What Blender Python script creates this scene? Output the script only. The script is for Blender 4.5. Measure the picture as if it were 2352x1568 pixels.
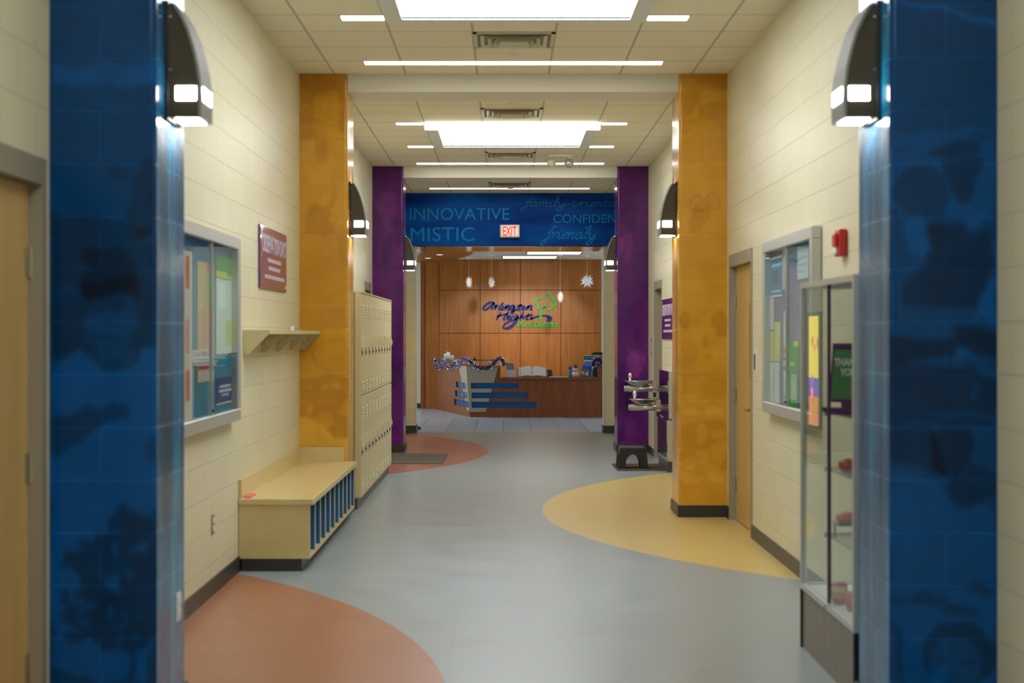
import bpy, bmesh, math, random
import numpy as np
from mathutils import Vector, Matrix
for o in list(bpy.data.objects): bpy.data.objects.remove(o)
SC = bpy.context.scene
COL = SC.collection
PI = math.pi
F = 3574.0; EYE = 1.559; VX = 1160.0; VY = 768.0
# ---------------------------------------------------------------- camera, world, exposure
cd = bpy.data.cameras.new('camera'); cam = bpy.data.objects.new('camera', cd); COL.objects.link(cam)
cam.location = (0, 0, EYE); cam.rotation_euler = (PI/2, 0, 0)
cd.sensor_width = 36; cd.lens = F*36/2352; cd.shift_x = 0.0068; cd.shift_y = -0.0068
cd.clip_start = 0.05
cd.dof.use_dof = True; cd.dof.focus_distance = 28.0; cd.dof.aperture_fstop = 3.0
SC.camera = cam
SC.view_settings.view_transform = 'Standard'; SC.view_settings.look = 'None'
SC.view_settings.gamma = 1; SC.view_settings.use_curve_mapping = False
SC.view_settings.exposure = 0.30
SC.render.film_transparent = False
w = bpy.data.worlds.new('world'); SC.world = w; w.use_nodes = True
w.node_tree.nodes['Background'].inputs[0].default_value = (.75, .85, 1, 1)
w.node_tree.nodes['Background'].inputs[1].default_value = 1.0
LIN = 7.5      # linear ceiling lights
SKY = 7.0      # skylight diffusers
LENS = 26.0    # sconce lenses

def P(x, y, D):
    return Vector(((x-VX)*D/F, D, EYE-(y-VY)*D/F))
def Dx(X, x): return X*F/(x-VX)          # distance at which a plane X is seen at column x
def Zy(y, D): return EYE-(y-VY)*D/F
XL, XR = -1.757, 1.898
CH = 3.785
# ---------------------------------------------------------------- materials
def newmat(name):
    m = bpy.data.materials.new(name); m.use_nodes = True
    nt = m.node_tree; return m, nt, nt.nodes['Principled BSDF']
def setp(b, col=None, rough=.5, metal=0, spec=.5, emi=None, es=0, coat=0, coat_r=.1):
    if col is not None: b.inputs['Base Color'].default_value = (*col, 1)
    b.inputs['Roughness'].default_value = rough; b.inputs['Metallic'].default_value = metal
    b.inputs['Specular IOR Level'].default_value = spec
    b.inputs['Coat Weight'].default_value = coat; b.inputs['Coat Roughness'].default_value = coat_r
    if emi is not None:
        b.inputs['Emission Color'].default_value = (*emi, 1); b.inputs['Emission Strength'].default_value = es
_mc = {}
def M(name, col=(.8, .8, .8), rough=.5, metal=0, spec=.5, emi=None, es=0, coat=0, noise=0, nscale=8, bump=0):
    if name in _mc: return _mc[name]
    m, nt, b = newmat(name); setp(b, col, rough, metal, spec, emi, es, coat)
    if noise or bump:
        tc = nt.nodes.new('ShaderNodeTexCoord'); n = nt.nodes.new('ShaderNodeTexNoise')
        n.inputs['Scale'].default_value = nscale; n.inputs['Detail'].default_value = 4
        nt.links.new(tc.outputs['Object'], n.inputs['Vector'])
        if noise:
            mx = nt.nodes.new('ShaderNodeMix'); mx.data_type = 'RGBA'
            mx.inputs[6].default_value = (*[c*(1-noise) for c in col], 1)
            mx.inputs[7].default_value = (*[min(1, c*(1+noise)) for c in col], 1)
            nt.links.new(n.outputs['Fac'], mx.inputs[0]); nt.links.new(mx.outputs[2], b.inputs['Base Color'])
        if bump:
            bp = nt.nodes.new('ShaderNodeBump'); bp.inputs['Strength'].default_value = bump; bp.inputs['Distance'].default_value = .002
            nt.links.new(n.outputs['Fac'], bp.inputs['Height']); nt.links.new(bp.outputs[0], b.inputs['Normal'])
    _mc[name] = m; return m
def math_node(nt, op, a, b=None, c=None):
    n = nt.nodes.new('ShaderNodeMath'); n.operation = op
    for i, v in enumerate((a, b, c)):
        if v is None: continue
        if isinstance(v, (int, float)): n.inputs[i].default_value = v
        else: nt.links.new(v, n.inputs[i])
    return n.outputs[0]
def cmu(name, col, axis='Y', off=0.0, rough=.45, mural=False, mort=.86, spec=.5, bump=.7, row_off=.018, bw=.4064, coat=0):
    m, nt, b = newmat(name); setp(b, col, rough, 0, spec, coat=coat, coat_r=.05)
    L = nt.links
    if axis == 'UV':
        uv = nt.nodes.new('ShaderNodeUVMap'); uv.uv_map = 'UVMap'
        sp = nt.nodes.new('ShaderNodeSeparateXYZ'); L.new(uv.outputs[0], sp.inputs[0]); u, v = sp.outputs[0], sp.outputs[1]
    else:
        tc = nt.nodes.new('ShaderNodeTexCoord'); sp = nt.nodes.new('ShaderNodeSeparateXYZ'); L.new(tc.outputs['Object'], sp.inputs[0])
        u = sp.outputs['Y' if axis == 'Y' else 'X']; v = sp.outputs['Z']
    cb = nt.nodes.new('ShaderNodeCombineXYZ')
    L.new(math_node(nt, 'ADD', u, 40+off), cb.inputs[0]); L.new(math_node(nt, 'ADD', v, .2032*20+row_off), cb.inputs[1])
    br = nt.nodes.new('ShaderNodeTexBrick'); br.offset = .5; br.offset_frequency = 2; br.squash = 1
    br.inputs['Scale'].default_value = 1; br.inputs['Mortar Size'].default_value = .0045; br.inputs['Mortar Smooth'].default_value = .35
    br.inputs['Brick Width'].default_value = bw; br.inputs['Row Height'].default_value = .2032
    br.inputs['Color1'].default_value = (1, 1, 1, 1); br.inputs['Color2'].default_value = (.955, .955, .955, 1)
    br.inputs['Mortar'].default_value = (mort, mort, mort, 1)
    L.new(cb.outputs[0], br.inputs['Vector'])
    mx = nt.nodes.new('ShaderNodeMix'); mx.data_type = 'RGBA'; mx.blend_type = 'MULTIPLY'; mx.inputs[0].default_value = 1
    L.new(br.outputs['Color'], mx.inputs[7])
    if mural:
        at = nt.nodes.new('ShaderNodeVertexColor'); at.layer_name = 'Mural'; L.new(at.outputs[0], mx.inputs[6])
    else: mx.inputs[6].default_value = (*col, 1)
    L.new(mx.outputs[2], b.inputs['Base Color'])
    inv = math_node(nt, 'SUBTRACT', 1.0, br.outputs['Fac'])
    nz = nt.nodes.new('ShaderNodeTexNoise'); nz.inputs['Scale'].default_value = 60; nz.inputs['Detail'].default_value = 3
    L.new(cb.outputs[0], nz.inputs['Vector'])
    nz2 = nt.nodes.new('ShaderNodeTexNoise'); nz2.inputs['Scale'].default_value = 5; L.new(cb.outputs[0], nz2.inputs['Vector'])
    h = math_node(nt, 'ADD', inv, math_node(nt, 'MULTIPLY', nz.outputs['Fac'], .06))
    h = math_node(nt, 'ADD', h, math_node(nt, 'MULTIPLY', nz2.outputs['Fac'], .35))
    bp = nt.nodes.new('ShaderNodeBump'); bp.inputs['Strength'].default_value = bump; bp.inputs['Distance'].default_value = .004
    L.new(h, bp.inputs['Height']); L.new(bp.outputs[0], b.inputs['Normal'])
    _mc[name] = m; return m
CREAM = (.70, .645, .44)
m_wallY = cmu('cream block wall', CREAM, 'Y', .1)
m_wallX = cmu('cream block wall crosswise', CREAM, 'X', .03)
m_mural = {'blue': cmu('blue mural block', (.01, .1, .3), 'UV', 0, .17, True, 1.55, .24, 1.0, bw=.61),
           'yellow': cmu('yellow mural block', (.6, .3, .03), 'UV', 0, .16, True, 1.22, .4, 1.0, bw=.61),
           'purple': cmu('purple mural block', (.1, .01, .12), 'UV', 0, .15, True, 1.35, .35, 1.0, bw=.61)}
def wood(name, c1, c2, rough=.35, axis='Z', sc=1.0, spec=.4):
    m, nt, b = newmat(name); setp(b, c1, rough, 0, spec)
    tc = nt.nodes.new('ShaderNodeTexCoord'); mp = nt.nodes.new('ShaderNodeMapping')
    s = {'Z': (9, 9, .7), 'Y': (9, .7, 9), 'X': (.7, 9, 9)}[axis]
    mp.inputs['Scale'].default_value = [k*sc for k in s]
    n = nt.nodes.new('ShaderNodeTexNoise'); n.inputs['Scale'].default_value = 2; n.inputs['Detail'].default_value = 6; n.inputs['Roughness'].default_value = .6
    nt.links.new(tc.outputs['Object'], mp.inputs[0]); nt.links.new(mp.outputs[0], n.inputs['Vector'])
    r = nt.nodes.new('ShaderNodeValToRGB'); r.color_ramp.elements[0].position = .3; r.color_ramp.elements[1].position = .72
    r.color_ramp.elements[0].color = (*c1, 1); r.color_ramp.elements[1].color = (*c2, 1)
    nt.links.new(n.outputs['Fac'], r.inputs[0]); nt.links.new(r.outputs[0], b.inputs['Base Color'])
    _mc[name] = m; return m
m_wood = wood('cherry wood', (.215, .066, .0075), (.33, .115, .014))
m_deskwood = wood('desk wood', (.17, .045, .010), (.27, .078, .018), .4)
m_maple = wood('maple door', (.52, .33, .10), (.64, .43, .155), .35, sc=.6)
m_benchlam = wood('bench laminate', (.60, .46, .20), (.68, .53, .25), .28, 'Y', .4)
m_cream = M('cream paint', (.66, .62, .46), .5)
m_shelf = M('cream laminate', (.58, .50, .27), .4)
m_locker = M('locker enamel', (.64, .57, .34), .38)
m_white = M('white paint', (.72, .70, .60), .6)
m_drywall = M('drywall', (.60, .58, .53), .7)
m_base = M('rubber base', (.032, .031, .027), .4)
m_steel = M('brushed steel', (.55, .53, .50), .22, 1)
m_alu = M('satin aluminium', (.55, .56, .54), .35, .55)
m_taupe = M('taupe frame enamel', (.30, .27, .19), .4)
m_bronze = M('bronze sconce metal', (.075, .065, .045), .32, .6)
m_band = M('silver sconce band', (.26, .26, .24), .6, .5)
m_lens = M('sconce lens glow', (1, 1, 1), .4, emi=(1, .95, .86), es=LENS)
m_lin = M('linear light glow', (1, 1, 1), .4, emi=(1, .97, .90), es=LIN)
m_sky = M('skylight diffuser', (1, 1, 1), .4, emi=(.90, .95, 1.0), es=SKY)
m_black = M('black plastic', (.012, .012, .013), .35)
m_dark = M('dark void', (.01, .01, .012), .8)
m_whitep = M('white plastic', (.75, .75, .72), .4)
m_paper = M('white paper', (.78, .78, .77), .7)
m_blue = M('blue acrylic', (.001, .095, .33), .3, spec=.3)
m_red = M('red plastic', (.55, .02, .015), .35)
def glassmat(name, ior=1.75, tint=(.93, .97, .95)):
    m = bpy.data.materials.new(name); m.use_nodes = True; nt = m.node_tree; nt.nodes.clear()
    o = nt.nodes.new('ShaderNodeOutputMaterial'); mx = nt.nodes.new('ShaderNodeMixShader'); fr = nt.nodes.new('ShaderNodeFresnel')
    fr.inputs[0].default_value = ior
    t = nt.nodes.new('ShaderNodeBsdfTransparent'); t.inputs[0].default_value = (*tint, 1)
    g = nt.nodes.new('ShaderNodeBsdfGlossy'); g.inputs['Roughness'].default_value = .015
    geo = nt.nodes.new('ShaderNodeNewGeometry')
    k = math_node(nt, 'MULTIPLY', fr.outputs[0], math_node(nt, 'SUBTRACT', 1.0, geo.outputs['Backfacing']))
    nt.links.new(k, mx.inputs[0]); nt.links.new(t.outputs[0], mx.inputs[1]); nt.links.new(g.outputs[0], mx.inputs[2]); nt.links.new(mx.outputs[0], o.inputs[0])
    return m
m_glass = glassmat('clear glass', 1.45)
def ceilmat():
    m, nt, b = newmat('ceiling tile'); setp(b, (.8, .74, .58), .8, 0, .2)
    tc = nt.nodes.new('ShaderNodeTexCoord'); sp = nt.nodes.new('ShaderNodeSeparateXYZ'); nt.links.new(tc.outputs['Object'], sp.inputs[0])
    def line(s, off):
        a = math_node(nt, 'MODULO', math_node(nt, 'ADD', s, 61-off), .61)
        return math_node(nt, 'LESS_THAN', math_node(nt, 'ABSOLUTE', math_node(nt, 'SUBTRACT', a, .305)), .009)
    ln = math_node(nt, 'MAXIMUM', line(sp.outputs[0], .067), line(sp.outputs[1], 13.27-.305))
    mx = nt.nodes.new('ShaderNodeMix'); mx.data_type = 'RGBA'; nt.links.new(ln, mx.inputs[0])
    nz = nt.nodes.new('ShaderNodeTexNoise'); nz.inputs['Scale'].default_value = 90; nt.links.new(tc.outputs['Object'], nz.inputs['Vector'])
    r = nt.nodes.new('ShaderNodeValToRGB'); r.color_ramp.elements[0].color = (.80, .735, .57, 1); r.color_ramp.elements[1].color = (.88, .82, .65, 1)
    nt.links.new(nz.outputs['Fac'], r.inputs[0]); nt.links.new(r.outputs[0], mx.inputs[6]); mx.inputs[7].default_value = (.50, .46, .36, 1)
    nt.links.new(mx.outputs[2], b.inputs['Base Color']); return m
m_ceil = ceilmat()
def floormat():
    m, nt, b = newmat('linoleum floor'); setp(b, (.3, .32, .32), .3, 0, .5)
    L = nt.links
    tc = nt.nodes.new('ShaderNodeTexCoord'); sp = nt.nodes.new('ShaderNodeSeparateXYZ'); L.new(tc.outputs['Object'], sp.inputs[0])
    nz = nt.nodes.new('ShaderNodeTexNoise'); nz.inputs['Scale'].default_value = 3.0; nz.inputs['Detail'].default_value = 8; L.new(tc.outputs['Object'], nz.inputs['Vector'])
    cur = None
    def ramp(c, d=.06):
        r = nt.nodes.new('ShaderNodeMix'); r.data_type = 'RGBA'; L.new(nz.outputs['Fac'], r.inputs[0])
        r.inputs[6].default_value = (*[k*(1-d) for k in c], 1); r.inputs[7].default_value = (*[k*(1+d) for k in c], 1); return r.outputs[2]
    cur = ramp((.275, .315, .325), .12)
    for (cx, cy, R, c) in ((-5.81, 6.338, 5.576, (.37, .155, .085)), (-6.05, 20.77, 5.83, (.37, .15, .10)), (5.884, 13.73, 5.554, (.60, .44, .15))):
        dx = math_node(nt, 'SUBTRACT', sp.outputs[0], cx); dy = math_node(nt, 'SUBTRACT', sp.outputs[1], cy)
        d = math_node(nt, 'SQRT', math_node(nt, 'ADD', math_node(nt, 'MULTIPLY', dx, dx), math_node(nt, 'MULTIPLY', dy, dy)))
        k = math_node(nt, 'LESS_THAN', d, R)
        mx = nt.nodes.new('ShaderNodeMix'); mx.data_type = 'RGBA'; L.new(k, mx.inputs[0]); L.new(cur, mx.inputs[6]); L.new(ramp(c), mx.inputs[7]); cur = mx.outputs[2]
    # sheet seams
    a = math_node(nt, 'MODULO', math_node(nt, 'ADD', sp.outputs[0], 20.4), 1.83)
    sm = math_node(nt, 'MULTIPLY', math_node(nt, 'LESS_THAN', a, .004), .18)
    mx = nt.nodes.new('ShaderNodeMix'); mx.data_type = 'RGBA'; L.new(sm, mx.inputs[0]); L.new(cur, mx.inputs[6]); mx.inputs[7].default_value = (.08, .09, .09, 1)
    L.new(mx.outputs[2], b.inputs['Base Color'])
    r = math_node(nt, 'ADD', math_node(nt, 'MULTIPLY', nz.outputs['Fac'], .14), .24); L.new(r, b.inputs['Roughness'])
    return m
m_floor = floormat()
def tilemat():
    m, nt, b = newmat('lobby slate tile'); setp(b, (.3, .32, .34), .3, 0, .5)
    L = nt.links; tc = nt.nodes.new('ShaderNodeTexCoord')
    br = nt.nodes.new('ShaderNodeTexBrick'); br.offset = .5; br.inputs['Scale'].default_value = 1; br.inputs['Mortar Size'].default_value = .006
    br.inputs['Brick Width'].default_value = .46; br.inputs['Row Height'].default_value = 3.6
    br.inputs['Color1'].default_value = (.44, .52, .62, 1); br.inputs['Color2'].default_value = (.32, .37, .46, 1); br.inputs['Mortar'].default_value = (.12, .13, .15, 1)
    mp = nt.nodes.new('ShaderNodeMapping'); mp.inputs['Location'].default_value = (50.17, .1, 0); L.new(tc.outputs['Object'], mp.inputs[0]); L.new(mp.outputs[0], br.inputs['Vector'])
    L.new(br.outputs['Color'], b.inputs['Base Color']); return m
m_tile = tilemat()
# ---------------------------------------------------------------- mesh helpers
def BM(): return bmesh.new()
def quad(bm, a, b, c, d):
    return bm.faces.new([bm.verts.new(p) for p in (a, b, c, d)])
def box(bm, x0, x1, y0, y1, z0, z1):
    if x0 > x1: x0, x1 = x1, x0
    if y0 > y1: y0, y1 = y1, y0
    if z0 > z1: z0, z1 = z1, z0
    v = [bm.verts.new(p) for p in ((x0,y0,z0),(x1,y0,z0),(x1,y1,z0),(x0,y1,z0),(x0,y0,z1),(x1,y0,z1),(x1,y1,z1),(x0,y1,z1))]
    for f in ((0,3,2,1),(4,5,6,7),(0,1,5,4),(1,2,6,5),(2,3,7,6),(3,0,4,7)): bm.faces.new([v[i] for i in f])
    return v
def rbox(bm, x0, x1, y0, y1, z0, z1, r=.01, seg=2):
    b = bmesh.new(); box(b, x0, x1, y0, y1, z0, z1)
    bmesh.ops.bevel(b, geom=b.edges[:], offset=r, segments=seg, profile=.5, affect='EDGES')
    merge(bm, b)
def merge(bm, b, mat=None):
    me = bpy.data.meshes.new('tmp')
    if mat is not None: bmesh.ops.transform(b, matrix=mat, verts=b.verts)
    b.to_mesh(me); b.free(); bm.from_mesh(me); bpy.data.meshes.remove(me)
def prism(bm, pts, fn):
    """pts: 2D outline; fn(u,v,side) -> 3D point for side 0/1"""
    a = [bm.verts.new(fn(u, v, 0)) for u, v in pts]; b = [bm.verts.new(fn(u, v, 1)) for u, v in pts]
    n = len(pts); bm.faces.new(a); bm.faces.new(b[::-1])
    for i in range(n): bm.faces.new([a[i], b[i], b[(i+1) % n], a[(i+1) % n]])
def tube(bm, p, q, r0, r1=None, n=14, cap=True):
    p = Vector(p); q = Vector(q); r1 = r0 if r1 is None else r1
    d = (q-p).normalized(); t = d.orthogonal().normalized(); s = d.cross(t)
    A = [bm.verts.new(p+(t*math.cos(k*2*PI/n)+s*math.sin(k*2*PI/n))*r0) for k in range(n)]
    B = [bm.verts.new(q+(t*math.cos(k*2*PI/n)+s*math.sin(k*2*PI/n))*r1) for k in range(n)]
    for i in range(n): bm.faces.new([A[i], A[(i+1) % n], B[(i+1) % n], B[i]])
    if cap: bm.faces.new(A[::-1]); bm.faces.new(B)
def lathe(bm, prof, c, n=24):
    c = Vector(c); R = []
    for r, z in prof:
        R.append([bm.verts.new(c+Vector((r*math.cos(2*PI*k/n), r*math.sin(2*PI*k/n), z))) for k in range(n)] if r > 1e-5 else [bm.verts.new(c+Vector((0, 0, z)))])
    for A, B in zip(R, R[1:]):
        for i in range(n):
            j = (i+1) % n
            if len(A) == 1 and len(B) == 1: continue
            if len(A) == 1: bm.faces.new([A[0], B[j], B[i]])
            elif len(B) == 1: bm.faces.new([A[i], A[j], B[0]])
            else: bm.faces.new([A[i], A[j], B[j], B[i]])
def setprops(o, label=None, cat=None, group=None, kind=None):
    if label: o['label'] = label
    if cat: o['category'] = cat
    if group: o['group'] = group
    if kind: o['kind'] = kind
    return o
def build(name, bm, mats, root=None, smooth=False, label=None, local=False):
    """link bm (world coordinates unless local) as one mesh object under root"""
    bmesh.ops.recalc_face_normals(bm, faces=bm.faces[:])
    if root is not None and not local:
        r = root; off = Vector()
        while r is not None: off += r.location; r = r.parent
        bmesh.ops.translate(bm, vec=-off, verts=bm.verts[:])
    me = bpy.data.meshes.new(name); bm.to_mesh(me); bm.free()
    for m in (mats if isinstance(mats, (list, tuple)) else [mats]): me.materials.append(m)
    if smooth:
        for p in me.polygons: p.use_smooth = True
    o = bpy.data.objects.new(name, me); COL.objects.link(o)
    if root is not None: o.parent = root
    if label: o['label'] = label
    return o
def thing(name, loc, label, cat, group=None):
    o = bpy.data.objects.new(name, None); COL.objects.link(o); o.location = loc; o.empty_display_size = .1
    return setprops(o, label, cat, group)
def solo(name, bm, mats, label, cat, group=None, smooth=False):
    """a thing that is one mesh: origin at base centre"""
    xs = [v.co.x for v in bm.verts]; ys = [v.co.y for v in bm.verts]; zs = [v.co.z for v in bm.verts]
    c = Vector(((min(xs)+max(xs))/2, (min(ys)+max(ys))/2, min(zs)))
    bmesh.ops.translate(bm, vec=-c, verts=bm.verts[:])
    o = build(name, bm, mats, None, smooth); o.location = c
    return setprops(o, label, cat, group)
def struct(name, bm, mats, root=None):
    o = build(name, bm, mats, root); o['kind'] = 'structure'; return o
def copy_tree(o, parent=None, first=True):
    c = o.copy(); COL.objects.link(c); c.parent = parent
    for ch in [k for k in o.children]: copy_tree(ch, c, False)
    return c
def add_text(bm, s, org, u, v, w=None, h=None, depth=.004, off=0.0, res=4, keep=False):
    """text whose box starts at org, right along u, up along v, scaled to w x h"""
    cu = bpy.data.curves.new('t', 'FONT'); cu.body = s; cu.extrude = .02; cu.offset = off; cu.resolution_u = res
    ob = bpy.data.objects.new('t', cu); COL.objects.link(ob)
    dg = bpy.context.evaluated_depsgraph_get(); me = bpy.data.meshes.new_from_object(ob.evaluated_get(dg))
    b = bmesh.new(); b.from_mesh(me); bpy.data.objects.remove(ob); bpy.data.curves.remove(cu); bpy.data.meshes.remove(me)
    if not b.verts: b.free(); return
    xs = [p.co.x for p in b.verts]; ys = [p.co.y for p in b.verts]
    x0, y0 = min(xs), min(ys); sx = (w/(max(xs)-x0)) if w else None; sy = (h/(max(ys)-y0)) if h else None
    sx = sx or sy; sy = sy or sx
    u = Vector(u).normalized(); v = Vector(v).normalized(); n = u.cross(v); org = Vector(org)
    for p in b.verts:
        x, y, z = p.co; p.co = org+u*((x-x0)*sx)+v*((y-y0)*sy)+n*((z+.02)/.04*depth)
    merge(bm, b)
def catmull(pts, k=6):
    P_ = [Vector(p) for p in pts]
    if len(P_) < 3:
        return P_
    out = []
    Q = [P_[0]*2-P_[1]]+P_+[P_[-1]*2-P_[-2]]
    for i in range(1, len(Q)-2):
        for j in range(k):
            t = j/k; a, b, c, d = Q[i-1], Q[i], Q[i+1], Q[i+2]
            out.append(.5*((2*b)+(c-a)*t+(2*a-5*b+4*c-d)*t*t+(3*b-a-3*c+d)*t**3))
    out.append(P_[-1]); return out
def ribbon(bm, pts, place, wd, depth, nib=.5, taper=True, k=6):
    """pts (u,v[,w]); wd width; nib: thin factor of strokes running along the 45 degree pen angle"""
    pp = catmull([(p[0], p[1], p[2] if len(p) > 2 else 1.0) for p in pts], k)
    n = len(pp); L = []; Rr = []
    for i, p in enumerate(pp):
        a = pp[max(0, i-1)]; b = pp[min(n-1, i+1)]; d = Vector((b.x-a.x, b.y-a.y))
        if d.length < 1e-9: d = Vector((1, 0))
        d.normalize(); nn = Vector((-d.y, d.x))
        ang = abs(d.x*.7-d.y*(-.7)) if nib < 1 else 0
        ww = wd*p.z*(1-(1-nib)*ang**2)*.5
        if taper and n > 3 and (i == 0 or i == n-1): ww *= .45
        L.append((p.x+nn.x*ww, p.y+nn.y*ww)); Rr.append((p.x-nn.x*ww, p.y-nn.y*ww))
    V = [[bm.verts.new(place(q[0], q[1], dd)) for q in S] for S in (L, Rr) for dd in (0, depth)]
    L0, L1, R0, R1 = V
    for i in range(n-1):
        bm.faces.new([L1[i], L1[i+1], R1[i+1], R1[i]]); bm.faces.new([L0[i], R0[i], R0[i+1], L0[i+1]])
        bm.faces.new([L0[i], L0[i+1], L1[i+1], L1[i]]); bm.faces.new([R0[i], R1[i], R1[i+1], R0[i+1]])
    bm.faces.new([L0[0], L1[0], R1[0], R0[0]]); bm.faces.new([L0[-1], R0[-1], R1[-1], L1[-1]])
CUR = {  # cursive letters: strokes, advance (x height = 1)
 'a': ([[(.72,.85),(.45,1),(.12,.62),(.1,.2),(.32,0),(.6,.3),(.78,.95),(.72,.25),(.84,0),(1.0,.18)]], .98),
 'r': ([[(0,.7),(.15,1.0),(.17,.5),(.15,0)],[(.17,.45),(.36,.9),(.58,.98),(.62,.8)]], .66),
 'l': ([[(.0,.15),(.35,1.1),(.42,1.85),(.25,1.95),(.16,1.2),(.16,.25),(.3,0),(.5,.2)]], .5),
 'i': ([[(.02,.75),(.15,1.),(.14,.2),(.26,0),(.45,.2)],[(.2,1.32),(.25,1.48)]], .46),
 'n': ([[(.0,.75),(.13,1),(.14,0)],[(.15,.5),(.42,.98),(.6,.85),(.58,.2),(.7,0),(.88,.2)]], .88),
 'm': ([[(.0,.75),(.13,1),(.14,0)],[(.15,.5),(.4,.98),(.52,.8),(.5,0)],[(.5,.5),(.76,.98),(.9,.82),(.88,.2),(1.0,0),(1.18,.2)]], 1.18),
 'g': ([[(.72,.85),(.45,1),(.12,.62),(.12,.2),(.34,.04),(.62,.35),(.78,.95),(.72,-.3),(.5,-.85),(.1,-.9),(.0,-.62),(.4,-.25),(.95,.15)]], .95),
 't': ([[(.25,1.5),(.18,.3),(.3,0),(.52,.2)],[(-.05,1.0),(.5,1.06)]], .52),
 'o': ([[(.5,.98),(.2,.85),(.08,.4),(.3,0),(.62,.2),(.68,.7),(.45,1),(.6,.85),(.9,.92)]], .84),
 'f': ([[(.85,1.7),(.66,1.95),(.45,1.6),(.3,.3),(.1,-.75),(-.2,-.9),(-.28,-.6),(.05,-.1),(.5,.2)],[(.05,.98),(.75,1.04)]], .6),
 'y': ([[(.0,.8),(.12,1),(.14,.3),(.32,0),(.58,.3),(.74,1)],[(.74,1),(.66,-.2),(.42,-.85),(.08,-.85),(.05,-.55),(.5,-.1),(.95,.2)]], .9),
 'e': ([[(.1,.4),(.5,.6),(.55,.88),(.35,1),(.12,.7),(.12,.2),(.34,0),(.68,.25)]], .66),
 'd': ([[(.7,.85),(.45,1),(.12,.62),(.1,.2),(.32,0),(.6,.3),(.8,1.2),(.9,1.95)],[(.85,1.6),(.72,.25),(.84,0),(1.0,.18)]], .98),
 'h': ([[(.05,.3),(.35,1.2),(.38,1.85),(.22,1.8),(.14,0)],[(.16,.5),(.42,.98),(.58,.8),(.56,.2),(.68,0),(.88,.2)]], .86),
 's': ([[(.1,.3),(.4,1.05),(.36,.7),(.58,.35),(.42,0),(.1,.08)]], .62),
 '-': ([[(.05,.5),(.6,.55)]], .7),
 'A': ([[(.95,1.75),(.5,1.6),(.0,.7),(.0,.15),(.3,0),(.8,.6),(1.25,1.75),(1.1,.3),(1.2,0),(1.4,.2)]], 1.4),
 'H': ([[(-.1,1.3),(.25,1.65),(.2,.8),(.0,0)],[(.1,.8),(1.0,1.0)],[(1.1,1.9),(.9,1.0),(.75,.1),(.95,0)]], 1.1),
}
def cursive(bm, s, place, x, y, xh, wd, depth, slant=.3, rot=0.0, width=None, nib=.55):
    tot = sum(CUR[c][1] for c in s); sx = (width/(tot*xh)) if width else 1
    cx = 0
    for c in s:
        for st in CUR[c][0]:
            pts = []
            for u, v in st:
                X = (cx+u)*xh*sx+v*xh*slant; Y = v*xh
                pts.append((x+X*math.cos(rot)-Y*math.sin(rot), y+X*math.sin(rot)+Y*math.cos(rot)))
            ribbon(bm, pts, place, wd, depth, nib)
        cx += CUR[c][1]
# ---------------------------------------------------------------- the setting
def wall_seg(bm, xa, xb, y0, y1, ops, top):
    y = y0
    for (a, b, zt) in sorted(ops):
        box(bm, xa, xb, y, a, 0, top); box(bm, xa, xb, a, b, zt, top); y = b
    box(bm, xa, xb, y, y1, 0, top)
D1 = (4.86, 5.945, 2.225); D2 = (19.42, 20.36, 2.225); D3 = (11.93, 13.13, 2.225); D4 = (18.80, 19.74, 2.225)
D1 = (4.86, 5.93, 2.225)
bm = BM(); wall_seg(bm, XL, XL-.2, -4, 24.6, [D1, D2], CH+.5); struct('wall_left', bm, m_wallY)
bm = BM(); wall_seg(bm, XR, XR+.2, -4, 24.6, [D3, D4], CH+.5); struct('wall_right', bm, m_wallY)
bm = BM(); box(bm, XL-.2, XR+.2, -4.2, -4, 0, CH+.5); struct('wall_back', bm, m_wallX)
bm = BM(); box(bm, XL-.2, XR+.2, -4.2, 24.78, -.1, 0); struct('floor', bm, m_floor)
bm = BM(); box(bm, -6.2, 6.2, 24.78, 36, -.1, 0); struct('floor_lobby', bm, m_tile)
# skylights: opening rectangles
SKX = (-.727, .881)
SKY_Y = [(1.63, 3.68), (8.93, 10.97), (16.46, 18.45)]
bm = BM(); y = -4.0
for a, b in SKY_Y:
    box(bm, XL-.2, XR+.2, y, a, CH, CH+.08)
    box(bm, XL-.2, SKX[0], a, b, CH, CH+.08); box(bm, SKX[1], XR+.2, a, b, CH, CH+.08); y = b
box(bm, XL-.2, XR+.2, y, 24.6, CH, CH+.08); struct('ceiling', bm, m_ceil)
for i, (a, b) in enumerate(SKY_Y):
    bm = BM()
    for (x0, x1, y0, y1) in ((SKX[0]-.12, SKX[1]+.12, a-.1, a), (SKX[0]-.12, SKX[1]+.12, b, b+.11), (SKX[0]-.12, SKX[0], a, b), (SKX[1], SKX[1]+.12, a, b)):
        box(bm, x0, x1, y0, y1, CH-.008, CH+.001)
    T = .02  # well sides
    box(bm, SKX[0]-T, SKX[0], a-T, b+T, CH+.0, CH+.32); box(bm, SKX[1], SKX[1]+T, a-T, b+T, CH, CH+.32)
    box(bm, SKX[0], SKX[1], a-T, a, CH, CH+.32); box(bm, SKX[0], SKX[1], b, b+T, CH, CH+.32)
    o = struct('window_%d' % (i+1), bm, M('skylight frame white', (.74, .74, .74), .6))
    bm = BM(); box(bm, SKX[0], SKX[1], a, b, CH+.012, CH+.03); build('pane', bm, m_sky, o, label='glowing white skylight panel')
# beams between columns
CY = [6.0, 13.3, 20.6]; CDP = .555
for i, y in enumerate(CY):
    bm = BM(); box(bm, -1.347, 1.486, y+.02, y+CDP, 3.636, CH); struct('trim_%d' % (i+1), bm, m_white)
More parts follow.
